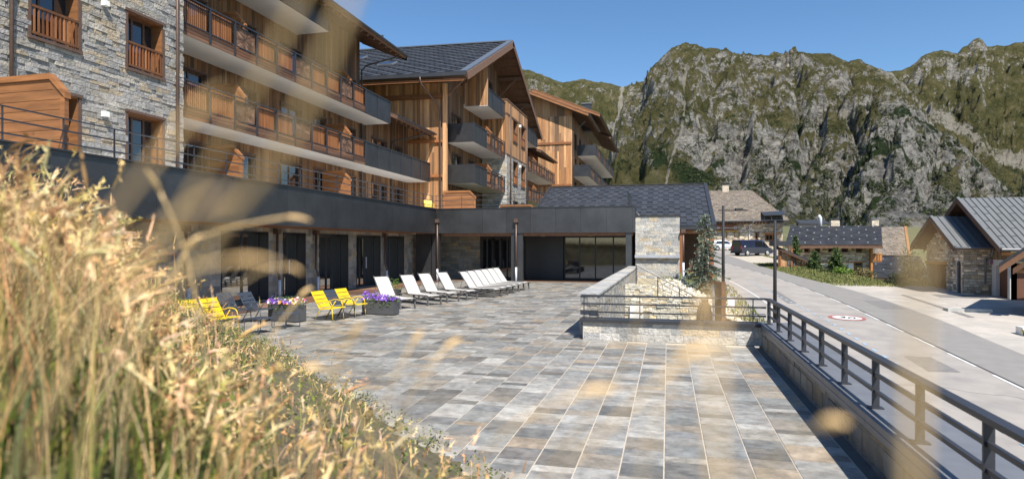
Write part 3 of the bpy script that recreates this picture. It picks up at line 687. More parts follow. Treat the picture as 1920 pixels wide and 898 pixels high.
s = MB(); panelize(s, (-16.2, 47.9, 13.6), (0, 0, 1), (1, 0, 0), (0, -1, 0), 3.3, 2.0, (.13, .2), (2.5, 3.5), (), .01, (0, .02), BOARD); s.box(-16.2, -14.25, 47.9, 48.1, 13.6, 16.9); s.build("side_screen", M_board, b2)
# projecting bay: stone below, boards above
by0, by1, bx = 53.1, 61.1, -14.0
bh = [(55.4, 57.0, 7.9, 10.0), (58.6, 60.2, 7.9, 10.0), (55.4, 57.0, 11.9, 13.9), (58.6, 60.2, 11.9, 13.9), (55.4, 57.0, 4.3, 6.3), (58.6, 60.2, 4.3, 6.3)]
lo = [(a - by0, b - by0, c - 4.2, d - 4.2) for a, b, c, d in bh if d < 10.2]
bk = MB(); backing(bk, (bx, by0, 4.2), (0, 1, 0), (0, 0, 1), (1, 0, 0), by1 - by0, 6.2, .3, lo); bk.box(FX, bx - .31, by0, by0 + .2, 4.2, 10.4); wlb = bk.build("wall", M_mortar, b2)
st = MB(); panelize(st, (bx, by0, 4.2), (0, 1, 0), (0, 0, 1), (1, 0, 0), by1 - by0, 6.2, (.15, .3), (.25, .7), lo, .01, (0, .04), STONE); panelize(st, (FX, by0, 4.2), (1, 0, 0), (0, 0, 1), (0, -1, 0), bx - FX, 6.2, (.15, .3), (.25, .7), (), .01, (0, .04), WARM); st.build("stone_facing", M_stone, wlb)
up = [(a - by0, b - by0, c - 10.4, d - 10.4) for a, b, c, d in bh if d > 10.2]
timber(b2, (bx, by0, 10.4), (0, 1, 0), (1, 0, 0), by1 - by0, 4.8, up, name="bay_wall")
timber(b2, (FX, by0, 10.4), (1, 0, 0), (0, -1, 0), bx - FX, 4.8, (), name="bay_wall")
for a, b, c, d in bh: window(b2, (bx, a, c), (0, 1, 0), (1, 0, 0), b - a, d - c, .25, (.5,), surround=.08, bal=True)
MB().box(FX, bx + .06, by0 - .06, by1 + .06, 15.2, 15.32).box(FX, bx + .05, by0 - .05, by1 + .05, 10.32, 10.45).box(FX, bx + .05, by0 - .05, by1 + .05, 13.95, 14.1).build("bay_trim", M_darkwood, b2)
for yy in (54.2, 60.8): MB().tube([(bx + .1, yy, 4.4), (bx + .1, yy, 15.0)], .06, 8).build("downpipe", M_copper, b2, smooth=True)
for yy, zz in ((57.8, 13.6), (57.8, 9.7)): MB().box(bx + .03, bx + .22, yy - .1, yy + .1, zz, zz + .25).build("wall_lamp", M_lampw, b2)
# roof: ridge along X at Y 55, z 21.07
RX0, RX1 = -36, -13.9; e0, e1, yc, zr, ze = 41.5, 68.5, 55.0, 21.0, 14.5
sl = math.atan((zr - ze) / (yc - e0)); Ls = (yc - e0) / math.cos(sl)
Sn = V(0, math.cos(sl), math.sin(sl)); Nn_ = V(0, -math.sin(sl), math.cos(sl)); Sf = V(0, -math.cos(sl), math.sin(sl)); Nf = V(0, math.sin(sl), math.cos(sl))
b = MB(xf2); b.obox((RX0, e0, ze), (RX1 - RX0, 0, 0), Sn * Ls, -Nn_ * .3); b.obox((RX0, e1, ze), (RX1 - RX0, 0, 0), Sf * Ls, -Nf * .3)
rf2 = b.build("roof", M_darkwood, b2)
m = MB(xf2); shingles(m, V(RX0, e0, ze) + Nn_ * .01, (1, 0, 0), Sn, Nn_, RX1 - RX0 - .5, Ls, .62, 1.15, .09); shingles(m, V(RX1, e1, ze) + Nf * .01, (-1, 0, 0), Sf, Nf, RX1 - RX0, Ls, .62, 1.15, .09)
m.build("roof_tiles", M_roof, rf2)
MB(xf2).obox(V(RX1 - .5, e0, ze) + Nn_ * .02, (.52, 0, 0), Sn * Ls, Nn_ * .12).obox(V(RX0, yc - .2, zr + .02), (RX1 - RX0, 0, 0), (0, .4, 0), (0, 0, .1)).obox(V(RX1 - .3, e1, ze) + Nf * .02, (.32, 0, 0), Sf * Ls, Nf * .12).build("roof_flashing", mat("blue_grey_metal", (.10, .115, .14), .4, .1, 2), rf2)
MB(xf2).obox(V(RX1, e0, ze) - Nn_ * .5, (.08, 0, 0), Sn * (Ls + .1), Nn_ * .5, (1.5, 1.4, 1.3)).obox(V(RX1, e1, ze) - Nf * .5, (.08, 0, 0), Sf * (Ls + .1), Nf * .5, (1.2, 1.1, 1)).build("verge_board", M_wood if False else mat("verge_wood", (.12, .07, .045), .65, .3, 6), rf2)
MB(xf2).box(RX0, RX1, e0 - .18, e0 + .0, ze - .22, ze + .02).build("gutter", M_metal, rf2)
MB(xf2).box(RX0, RX1 - .2, e0 + .02, e0 + .12, ze - .55, ze - .38, (1.2, 1.1, 1)).build("eaves_board", M_wood, rf2)
r = MB(xf2)
for k in range(9):                                   # purlins poking out under the gable overhang
    t = k / 8; 
for (yy, side) in ((43.7, 1), (47.5, 1), (51.2, 1), (55.0, 0), (58.8, -1), (62.5, -1), (66.3, -1)):
    z = ze + (min(yy - e0, e1 - yy)) * math.tan(sl) - .42
    r = MB(xf2); r.box(FX, -14.0, yy - .16, yy + .16, z - .3, z)
    r.obox((FX + .05, yy - .1, z - 1.9), (1.7, 0, 1.6), (0, .2, 0), (0, 0, .2)); r.build("purlin", M_darkwood, b2)
r = MB()
for yy in (44.5 + i * 1.0 for i in range(22)):
    z = ze + (min(yy - e0, e1 - yy)) * math.tan(sl) - .4
    r.box(FX, -13.95, yy - .05, yy + .05, z - .0, z + .1)
r.build("soffit_boards", M_darkwood, b2)
for xx, yy in ((-22.5, 45.4), (-27.0, 49.3)):
    O = V(xx, yy, ze + (yy - e0) * math.tan(sl)) + Nn_ * .1
    sk = MB(xf2).obox(O, (1.3, 0, 0), Sn * 1.1, Nn_ * .12).build("skylight", M_zinc, b2); MB(xf2).obox(O + V(.1, 0, 0) + Sn * .1 + Nn_ * .121, (1.1, 0, 0), Sn * .9, Nn_ * .02).build("pane", M_glass, sk)
MB(xf2).tube([(-26.4, 54.5, 20.6), (-26.4, 54.5, 22.2)], .12, 8).build("vent_pipe", M_metal, b2)
pp = MB(xf2); pp.tube([(-17.3, 41.35, 14.3), (-17.3, 41.5, 13.9), (-16.6, 43.1, 12.6), (-16.5, 43.25, 12.2), (-16.5, 43.25, 4.3)], .06, 8); pp.build("downpipe", M_copper, b2, smooth=True)
roof_plane(b2, -13.9, 12.9, 68.2, 78.2, 2.6, R(25), name="lower_roof")
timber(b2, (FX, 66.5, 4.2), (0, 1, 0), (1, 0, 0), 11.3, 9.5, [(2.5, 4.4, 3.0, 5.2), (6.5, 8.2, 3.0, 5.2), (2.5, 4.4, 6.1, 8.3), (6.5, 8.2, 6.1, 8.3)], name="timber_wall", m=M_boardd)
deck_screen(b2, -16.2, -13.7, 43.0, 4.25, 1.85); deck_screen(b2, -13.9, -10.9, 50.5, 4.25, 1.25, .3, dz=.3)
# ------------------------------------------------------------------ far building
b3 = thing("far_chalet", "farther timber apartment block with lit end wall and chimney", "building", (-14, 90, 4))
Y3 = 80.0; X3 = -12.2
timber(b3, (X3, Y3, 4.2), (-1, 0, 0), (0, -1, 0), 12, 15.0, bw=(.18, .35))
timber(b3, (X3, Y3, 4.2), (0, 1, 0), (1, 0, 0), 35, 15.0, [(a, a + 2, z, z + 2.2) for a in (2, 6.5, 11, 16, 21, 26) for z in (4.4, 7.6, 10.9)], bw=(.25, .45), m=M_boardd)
MB().box(X3 - 12, X3 - .05, Y3 - .14, Y3 - .02, 10.0, 10.25).box(X3 - 12, X3 - .05, Y3 - .14, Y3 - .02, 15.5, 15.8).build("belt_beam", M_wood, b3)
for z in (7.9, 11.25, 14.6):
    balcony(b3, X3, -10.1 if z < 14 else -9.7, Y3 + (0.3 if z < 14 else 5), 114, z, [('G', 1.2), ('G', 1.2), ('P', 1.5), ('S', 1.2), ('P', 1.5), ('G', 1.5)] * 5, near=True, screens=(90, 100), H=1.1)
MB().tube([(X3 + .1, Y3 + .1, 4.3), (X3 + .1, Y3 + .1, 17.0), (-10.5, Y3 + .1, 18.4)], .07, 8).build("downpipe", M_copper, b3, smooth=True)
s3 = R(23)
gf = MB()
for i in range(12):
    xa_, xb_ = X3 - i, X3 - i - .985; h_ = lambda x: 19.2 - .35 + (-9.9 - x) * math.tan(s3)
    gf.face([(xa_, Y3 + .02, 15.6), (xb_, Y3 + .02, 15.6), (xb_, Y3 + .02, h_(xb_)), (xa_, Y3 + .02, h_(xa_))], pick(BOARD, .1))
gf.build('gable_boards', M_board, b3)
roof_plane(b3, -9.9, 19.2, Y3 - 1.3, 92, 9.5, s3, name="roof", w=.5)
roof_plane(b3, -9.1, 20.35, 85, 104, 9.5, s3, name="roof", w=.5)
roof_plane(b3, -8.9, 19.6, 100, 116, 6, s3, name="roof", w=.5)
for (xe, ze_, yy, run) in ((-9.9, 19.2, Y3 - 1.36, 9.5), (-9.1, 20.35, 84.94, 9.5)):
    vb = MB(); vb.obox((xe, yy, ze_ - .42), (-run, 0, run * math.tan(s3)), (0, .06, 0), (0, 0, .46), (1.25, 1.2, 1.15))
    vb.obox((xe, yy - .03, ze_ - .12), (-run, 0, run * math.tan(s3)), (0, .03, 0), (0, 0, .1), (.7, .7, .7)); vb.build("verge_board", M_screen, b3)
ch = MB().box(-12.3, -11.0, 90, 91.2, 19, 22.9).build("chimney", M_metal, b3); MB().box(-12.4, -10.9, 89.9, 91.3, 22.95, 23.1).build("cap", M_zinc, ch)
# ------------------------------------------------------------------ stairs, rubble wall, rockery
rb = thing("rubble_wall", "rough pale rubble stone wall below the stair rail", "wall", (0, 24, -1.3))
M_rub = mat("rubble_stone", (.46, .41, .33), .9, .4, 5, bump=1, bscale=12, bdist=.06)
b = MB(); b.box(-1.62, 1.45, 24.05, 24.5, -1.6, .2); b.obox((-1.62, 24.05, .19), (1.7, 0, 0), (0, .45, 0), (0, 0, .02)); core = b.build("core", M_mortar, rb)
st = MB(); panelize(st, (-1.62, 24.05, -1.6), (1, 0, 0), (0, 0, 1), (0, -1, 0), 3.1, 1.85, (.06, .16), (.12, .5), [(.42, .92, .4, 1.28)], .015, (.0, .07), WARM, .2)
panelize(st, (-1.62, 24.2, .2), (1, 0, 0), (0, 0, 1), (0, -1, 0), 1.0, .5, (.08, .14), (.12, .4), (), .015, (.0, .07), WARM, .2); st.build("stone_facing", M_rub, rb)
dr = MB(); dr.box(-1.42, -.92, 23.93, 24.06, -.7, -.1); dro = dr.build("hatch", M_white, rb); MB().box(-1.02, -.96, 23.9, 23.93, -.42, -.36).build("handle", M_metal, dro)
sr = thing("stair_railing", "sloping dark stair railing against the pale stone pier", "railing", (-1.2, 24.3, .6))
for k, (dz, r_) in enumerate(((0, .028), (.2, .016), (.4, .016), (.6, .016))):
    MB().tube([(-1.2, 24.3, 1.45 - dz), (1.25, 24.3, .12 - dz)], r_, 6).build("handrail" if k == 0 else "rail", M_rail, sr)
for xx in (-1.2, -.38, .42, 1.2):
    zt = 1.45 - (xx + 1.2) * .543; MB().box(xx - .02, xx + .02, 24.28, 24.32, zt - .8, zt + .01).build("post", M_rail, sr)
stp = MB()
for i in range(9): stp.box(-1.6 + i * .33, -1.27 + i * .33, 24.5, 26.0, -1.4, .62 - i * .17)
tag(stp.build("stairs", mat("concrete", (.42, .41, .38), .85, .15, 4)), kind='structure')
def heap(name, x0, x1, y0, y1, f, m, nx=50, ny=50):
    mb = MB(); mb.v = [(x0 + (x1 - x0) * i / nx, y0 + (y1 - y0) * j / ny, f(x0 + (x1 - x0) * i / nx, y0 + (y1 - y0) * j / ny)) for j in range(ny + 1) for i in range(nx + 1)]
    for j in range(ny):
        for i in range(nx):
            q = j * (nx + 1) + i; mb.f.append((q, q + 1, q + nx + 2, q + nx + 1)); mb.c.append((1, 1, 1))
    return mb.build(name, m, smooth=True)
def rockz(x, y):
    return max(-1.5, .25 - .42 * max(0, x - .4) * 1.0 + .06 * (y - 30) * .3 - .9 * smooth(34, 44, y) * smooth(.5, 2, x)) + .05 * noise.noise(V(x * 2, y * 2, 0))
tag(heap("planting_bank", -1.6, 5.0, 24.6, 44, lambda x, y: max(rockz(x, y), gz(x, y) - .05 if x > 4.0 else -9), mat("dry_soil", (.34, .29, .2), .95, .3, 3, bump=.5, bscale=20, bdist=.03, tint=(.42, .33, .14), tscale=.8, tamt=.6)), kind='structure')
rk = MB(); rnd = random.Random(3)
for i in range(1500):
    x = rnd.uniform(-.2, 2.9); y = rnd.uniform(24.6, 34.6); 
    if rnd.random() < .25: x = rnd.uniform(-.8, 2.2)
    z = rockz(x, y); r_ = rnd.uniform(.03, .10)
    d = [V(rnd.gauss(0, 1), rnd.gauss(0, 1), rnd.gauss(0, 1)).normalized() * r_ * rnd.uniform(.7, 1.2) for _ in range(3)]
    O = V(x, y, z + r_ * .3)
    c = rnd.choice(((1, 1, 1), (1.1, 1.07, 1.0), (.85, .82, .76)))
    pts = [O + d[0], O + d[1], O - d[0], O - d[1], O + d[2], O - d[2]]
    base = len(rk.v); rk.v += [tuple(p) for p in pts]
    for f_ in ((0, 1, 4), (1, 2, 4), (2, 3, 4), (3, 0, 4), (1, 0, 5), (2, 1, 5), (3, 2, 5), (0, 3, 5)): rk.f.append(tuple(base + q for q in f_)); rk.c.append(c)
tag(rk.build("white_rocks", mat("white_rock", (.66, .62, .53), .9, .2, 6)), "heap of white broken stones beside the pier", "rocks", kind='stuff')
M_corten = mat("corten_steel", (.12, .05, .025), .8, .3, 5)
bb = thing("display_stand", "tall rust framed display stand between the spruce and the road", "sign", (2.3, 23.5, -1.4))
d_ = V(.52, -.62, 0); d_.normalize(); n_ = V(-.62, -.52, 0).normalized()
O = V(1.75, 23.4, -1.45)
MB().obox(O + d_ * .34, d_ * .05, n_ * .2, V(0, 0, 2.3)).obox(O + V(0, 0, 2.28), d_ * .39, n_ * .2, V(0, 0, .06)).build("frame", M_corten, bb)
MB().obox(O + n_ * .16, d_ * .34, -n_ * .02, V(0, 0, 2.28), (.6, .6, .6)).obox(O + d_ * .08, d_ * .04, n_ * .14, V(0, 0, 2.2)).obox(O + d_ * .22, d_ * .06, n_ * .14, V(0, 0, 2.15), (1.6, 1.4, 1.1)).build("panel", M_metal, bb)
MB().obox(O - d_ * .08, d_ * .08, n_ * .18, V(0, 0, 2.25), (3, 3.1, 3.2)).build("side_plate", M_zinc, bb)
cw = MB(); cw.tube([(1.22, 23.2, -.38), (1.32, 23.15, -.38)], .55, 28); cw.box(1.2, 1.4, 23.1, 23.25, -1.3, .25); tag(cw.build("round_planter", mat("dark_rust", (.05, .03, .022), .8, .3, 5), origin=(1.5, 23.2, -1.17)), "round rust brown disc shaped planter below the railing", "planter")
# ------------------------------------------------------------------ lamp posts
def lamp(x, y, zb, zt, ul, ur, label):
    t = thing("street_lamp", label, "street lamp", (x, y, zb), "street lamps by the road")
    MB().tube([(x, y, zb), (x, y, zt)], [.085, .06], 12).build("post", M_black, t, smooth=True)
    MB().box(x - .16, x + .16, y - .16, y + .16, zb, zb + .03).build("base_plate", M_black, t)
    rgt = V(CT, ST, 0)
    a = V(x, y, zt - .22)
    MB().tube([a - rgt * ul, a + rgt * (ur * .55)], .028, 8).build("arm", M_black, t)
    hd = MB(); q = a + rgt * (ur * .5) ; fwd = V(-ST, CT, 0)
    hd.obox(q - fwd * .13 - V(0, 0, .02), rgt * (ur * .5), fwd * .26, V(0, 0, .05)); hd.obox(q - fwd * .08 + V(0, 0, .03), rgt * .35, fwd * .16, V(0, 0, .06)); hd.build("lamp_head", M_black, t)
pA = at(1356, 570, 29.5); lamp(pA.x, pA.y, -1.0, 4.1, .24, 1.15, "black street lamp nearest the blue spruce")
pB = at(1453, 610, 26.5); lamp(pB.x, pB.y, gz(pB.x, pB.y), 3.28, .42, 1.9, "black street lamp standing nearer beside the road")
kb = MB(); kb.box(pA.x - .55, pA.x - .2, pA.y - .5, pA.y - .2, -1.3, -.25).box(pA.x + .15, pA.x + .5, pA.y - .5, pA.y - .2, -1.3, -.25); tag(kb.build("concrete_block", M_white, origin=(pA.x, pA.y, -1.2)), "pair of pale concrete kerb blocks at the lamp foot", "block")
# ------------------------------------------------------------------ furniture
def lounger():
    t = thing("sun_lounger", "", "sun lounger")
    M_fab = mat("white_mesh_fabric", (.52, .495, .455), .8, .05, 20); M_fr = mat("grey_frame", (.11, .105, .10), .5, .1, 5)
    L_, hw = .0, .30
    hx = -.55; zt = .36; ang = R(54)
    seat = MB(); n = 14; pf = [(.72 - 1.27 * i / n, zt + .012 * math.cos(i) * 0 - .04 * smooth(.45, .72, .72 - 1.27 * i / n) - .02 * math.sin(math.pi * i / n)) for i in range(n + 1)]
    def rib(mb, prof, th=.012):
        for (a, za), (b, zb) in zip(prof, prof[1:]):
            mb.obox((a, -hw + .02, za), (b - a, 0, zb - za), (0, 2 * hw - .04, 0), (0, 0, th))
    rib(seat, pf); seat.build("seat", M_fab, t)
    back = MB(); bl = .88; pf = []
    for i in range(9):
        s_ = bl * i / 8; pf.append((hx - s_ * math.cos(ang) - (.05 * smooth(.7, .9, s_)), zt + s_ * math.sin(ang) - .05 * smooth(.78, .9, s_)))
    for (a, za), (b, zb) in zip(pf, pf[1:]): back.obox((a, -hw + .015, za), (b - a, 0, zb - za), (0, 2 * hw - .03, 0), (.012, 0, .01))
    back.build("backrest", M_fab, t)
    fr = MB()
    for y in (-hw, hw):
        fr.tube([(.76, y, zt - .05), (.6, y, zt - .005), (hx, y, zt - .01), (-1.15, y, zt - .01)], .02, 6)
        fr.tube([(hx, y, zt), pf_pt(hx, zt, bl, ang, y)], .018, 6)
    fr.tube([(hx - .45, -hw, zt), (hx - .35, -hw, zt + .36)], .01, 5); fr.tube([(hx - .45, hw, zt), (hx - .35, hw, zt + .36)], .01, 5)
    for xx in (.74, hx, -1.15): fr.tube([(xx, -hw, zt - .03), (xx, hw, zt - .03)], .016, 6)
    fr.build("frame", M_fr, t)
    for y in (-hw, hw):
        MB().obox((.66, y - .025, 0), (.06, 0, 0), (0, .05, 0), (-.05, 0, zt - .02)).build("leg", M_fr, t)
        MB().obox((-1.05, y - .025, 0), (.06, 0, 0), (0, .05, 0), (.05, 0, zt - .02)).build("leg", M_fr, t)
        MB().tube([(.55, y, zt - .03), (.25, y, zt - .14), (-.2, y, .12), (-.6, y, .10), (-1.0, y, .2)], .018, 6).build("brace", M_fr, t)
    return t
def pf_pt(hx, zt, bl, ang, y): return (hx - bl * math.cos(ang), y, zt + bl * math.sin(ang))
proto = lounger()
ord_ = ["nearest", "second", "third", "farthest"]
spots = [(-8.75, 19.4, -32, "white sun lounger right behind the purple flower planter"), (-8.33, 20.85, -30, "second white lounger, beside the small green shrub planter"), (-8.1, 22.2, -27, "third of the four angled white sun loungers"), (-7.75, 23.5, -24, "fourth angled white lounger, next to the tight row")]
L6 = ["first white lounger of the tight row of six, nearest the camera", "second white lounger in the tight row of six", "third white lounger in the tight row of six", "fourth white lounger in the tight row of six", "fifth white lounger in the tight row of six", "last white lounger of the tight row, nearest the glass wing"]
for i in range(6): spots.append((-7.0 + .03 * i, 24.75 + .94 * i, -12, L6[i]))
for i, (x, y, a, lb) in enumerate(spots):
    o = proto if i == 0 else copy_tree(proto)
    o["label"] = lb; o["group"] = "white sun loungers on the terrace"
    o.rotation_euler = (0, 0, R(a)); c_, s_ = math.cos(R(a)), math.sin(R(a)); o.location = (x - .66 * c_, y - .66 * s_ + .3, .012)
def chair(m, name="armchair"):
    t = thing(name, "", "chair"); hw = .27
    seat = MB()
    for i in range(4):
        x0_ = -.05 + i * .125; seat.obox((x0_, -hw, .36 + .03 * i / 4), (.112, 0, .006), (0, 2 * hw, 0), (0, 0, .008))
    seat.obox((.45, -hw, .395), (.06, 0, -.02), (0, 2 * hw, 0), (0, 0, .008)); seat.build("seat", m, t)
    back = MB(); A = V(-.06, 0, .36); D = V(-.30, 0, .50); Ln = D.length; D.normalize()
    for i in range(4):
        s0 = .03 + i * .145; back.obox(A + D * s0 + V(0, -hw, 0), D * .122, (0, 2 * hw, 0), (.008, 0, .005))
    back.obox(A + D * .59 + V(0, -hw, 0), (-.05, 0, .0), (0, 2 * hw, 0), (0, 0, .008)); back.build("backrest", m, t)
    fr = MB(); r_ = .0135
    for y in (-hw - .012, hw + .012):
        fr.tube([A + D * .6 + V(0, y, 0), A + V(0, y, 0), (.02, y, .34), (.5, y, .385)], r_, 7)
        fr.tube([A + D * .22 + V(0, y, 0), (-.06, y, .56), (.08, y, .605), (.22, y, .60), (.33, y, .57), (.385, y, .50), (.40, y, .38)], r_, 7)
    fr.tube([(.02, -hw, .34), (.02, hw, .34)], r_, 6); fr.tube([(.40, -hw, .37), (.40, hw, .37)], r_, 6); fr.build("frame", m, t, smooth=True)
    for y in (-hw - .012, hw + .012):
        MB().tube([(.40, y, .38), (.43, y, 0)], r_, 7).build("leg", m, t, smooth=True)
        MB().tube([(.13, y, .55), (-.05, y, .30), (-.24, y, 0)], r_, 7).build("leg", m, t, smooth=True)
    return t
M_yel = mat("yellow_paint", (.72, .50, .01), .45, .06, 6); M_gry = mat("slate_paint", (.045, .055, .07), .45, .06, 6)
cy, cg = chair(M_yel), chair(M_gry)
def G(u, v, z=0): Z = (2.2 - z) * 1150 / (v - 460); return at(u, v, Z)
def put(o, u, v, a, label, group, dx=.43, dy=-.28, zz=.014):
    p = G(u, v); c_, s_ = math.cos(R(a)), math.sin(R(a)); o.rotation_euler = (0, 0, R(a))
    o.location = (p.x - (dx * c_ - dy * s_), p.y - (dx * s_ + dy * c_), zz); o["label"] = label; o["group"] = group; o.scale = (.95, .95, .95) if "armchair" in label else (1, 1, 1); return o
gy, gg = "yellow metal armchairs on the terrace", "slate grey metal armchairs on the terrace"
put(cy, 625, 603, -5, "yellow armchair between the two flower planters, nearer the mixed flowers", gy)
put(copy_tree(cy), 667, 595, -7, "yellow armchair touching the purple flower planter", gy)
put(copy_tree(cy), 417, 626, -6, "yellow armchair behind the grass, beside the grey chairs and stool", gy)
put(copy_tree(cy), 380, 632, -4, "leftmost yellow armchair, half hidden by the grass", gy)
put(cg, 646, 599, -6, "grey armchair between the two yellow chairs by the planters", gg)
put(copy_tree(cg), 490, 606, 0, "grey armchair just in front of the mixed flower planter", gg)
put(copy_tree(cg), 446, 608, -4, "grey armchair behind the grass next to a yellow chair", gg)
put(copy_tree(cg), 322, 624, -4, "leftmost grey armchair hidden deep in the grass", gg)
uc = copy_tree(cy); uc.location = (-14.7, 36.4, 4.25); uc.rotation_euler = (0, 0, R(-60)); uc['label'] = 'yellow armchair up on the roof terrace behind the railing'; uc['group'] = gy
def stool():
    t = thing("footstool", "", "stool"); w_ = .24; m = MB()
    m.box(-.20, .20, -w_, w_, .365, .375); m.obox((-.25, -w_, .35), (.05, 0, .018), (0, 2 * w_, 0), (0, 0, .01)); m.obox((.20, -w_, .368), (.05, 0, -.018), (0, 2 * w_, 0), (0, 0, .01)); m.build("seat", M_gry, t)
    for y in (-w_, w_):
        MB().tube([(-.25, y, .36), (-.26, y, .03), (-.24, y, .012), (.24, y, .012), (.26, y, .03), (.25, y, .36)], .012, 6).build("leg", M_gry, t)
    return t
s1 = stool(); g_ = "slate grey footstools by the armchairs"
put(s1, 535, 617, -14, "grey footstool in front of the mixed flower planter", g_, .25, -.24)
put(copy_tree(s1), 484, 628, -14, "grey footstool nearest the grass", g_, .25, -.24)
# planters with flowers
M_leaf = mat("leaf_green", (.10, .17, .035), .6, .3, 8); M_pet = mat("petals", (1, 1, 1), .6, .08, 20)
M_leafb = mat("shrub_leaf", (.16, .26, .04), .55, .25, 8)
def leafclump(mb, c, rad, n, size, rnd, cols, flat=.8):
    for _ in range(n):
        d = V(rnd.gauss(0, 1), rnd.gauss(0, 1), rnd.gauss(0, 1)).normalized() * (rnd.random() ** .4)
        p = V(c[0] + d.x * rad[0], c[1] + d.y * rad[1], c[2] + d.z * rad[2])
        a = V(rnd.gauss(0, 1), rnd.gauss(0, 1), rnd.gauss(0, 1) * flat).normalized() * size * rnd.uniform(.6, 1.3); b = a.orthogonal().normalized() * size * rnd.uniform(.35, .6)
        b = Matrix.Rotation(rnd.uniform(0, 6.28), 3, a) @ b
        mb.face([p - a * .5, p + b * .5, p + a * .5, p - b * .5], rnd.choice(cols))
LG = ((1, 1, 1), (1.3, 1.2, 1), (.7, .75, .7), (.5, .55, .5))
def planter(name, label, c, a, L_, W_, H_, fl, seed, fh=.28):
    rnd = random.Random(seed); t = thing(name, label, "planter", (0, 0, 0), "flower planters on the terrace" if fl else None)
    m = MB(); w2, l2, k = W_ / 2, L_ / 2, .03
    m.box(-l2, l2, -w2, -w2 + k, .02, H_).box(-l2, l2, w2 - k, w2, .02, H_).box(-l2, -l2 + k, -w2 + k, w2 - k, .02, H_).box(l2 - k, l2, -w2 + k, w2 - k, .02, H_).box(-l2 + k, l2 - k, -w2 + k, w2 - k, .02, H_ - .06)
    m.build("box", mat("planter_metal", (.075, .075, .078), .5, .15, 4), t)
    f = MB(); n = int(L_ / .12)
    for i in range(n + 1):
        x = -l2 + L_ * i / n
        leafclump(f, (x, 0, H_ + fh * .3), (.12, W_ * .5, fh * .5), 70, .055, rnd, LG)
    if fl:
        for i in range(9): leafclump(f, (rnd.uniform(-l2, l2), -w2 - .03, H_ - rnd.uniform(0, .15)), (.05, .03, .10), 14, .04, rnd, LG)
    f.build("foliage", M_leaf if fl else M_leafb, t)
    if fl:
        p = MB()
        for i in range(fl[1]):
            x = rnd.uniform(-l2 - .04, l2 + .04); q = x / l2
            ht = fh * (.75 + .35 * math.sin(3 * x + seed)) ; y = rnd.uniform(-w2 - .07, w2 + .02)
            z = H_ + ht * rnd.uniform(.15, 1) * (1 - .5 * abs(y) / w2) + .03
            col = fl[0](q, rnd); s_ = rnd.uniform(.022, .034)
            nrm = V(rnd.uniform(-.4, .6), rnd.uniform(-1, -.2), rnd.uniform(.1, .8)).normalized(); e1_ = nrm.orthogonal().normalized(); e2_ = nrm.cross(e1_)
            ctr_ = V(x, y, z)
            for kk in range(5):
                t0 = 2 * math.pi * kk / 5 + i; a_ = e1_ * math.cos(t0) + e2_ * math.sin(t0); b_ = nrm.cross(a_)
                p.face([ctr_, ctr_ + a_ * s_ * .8 + b_ * s_ * .5 + nrm * .006, ctr_ + a_ * s_ * 1.15 + nrm * .008, ctr_ + a_ * s_ * .8 - b_ * s_ * .5 + nrm * .006], col)
            p.face([ctr_ + nrm * .004 + e1_ * .006, ctr_ + nrm * .004 + e2_ * .006, ctr_ + nrm * .004 - e1_ * .006, ctr_ + nrm * .004 - e2_ * .006], (.8, .6, .1) if rnd.random() < .3 else (.1, .02, .15))
        p.build("flowers", M_pet, t)
    t.location = (c[0], c[1], .012); t.rotation_euler = (0, 0, R(a)); return t
PUR = [(.15, .045, .42), (.23, .08, .52), (.10, .025, .30)]; LAV = [(.62, .45, .8), (.8, .72, .88)]
def colmix(q, r):
    if q < -.2: return r.choice(PUR * 3 + LAV + [(.8, .25, .35)])
    if q < .45: return r.choice(PUR + LAV + [(.85, .35, .02), (.85, .45, .02), (.8, .28, .02), (.7, .05, .08)])
    return r.choice([(.85, .84, .82), (.8, .78, .82), (.75, .04, .08), (.85, .55, .03)] + PUR[:2])
def colpur(q, r): return r.choice(PUR * 5 + LAV[:1] + ([(.8, .1, .25)] if abs(q) < .25 else []))
pa = G(493, 601); pb = G(556, 606); 
planter("flower_planter", "dark box planter of purple, orange and white flowers", ((pa.x + pb.x) / 2 + .1, (pa.y + pb.y) / 2 + .22), math.degrees(math.atan2(pb.y - pa.y, pb.x - pa.x)), 1.08, .42, .46, (colmix, 230), 5, .34)
pa = G(673, 589.5); pb = G(732, 592)
planter("flower_planter", "dark box planter of purple flowers between chair and lounger", ((pa.x + pb.x) / 2 + .1, (pa.y + pb.y) / 2 + .22), math.degrees(math.atan2(pb.y - pa.y, pb.x - pa.x)), 1.12, .4, .42, (colpur, 190), 9, .28)
p = at(738, 548, 23.6); planter("shrub_planter", "small dark tub with a bright green shrub behind the loungers", (p.x, p.y), 0, .42, .42, .5, None, 12, .55)
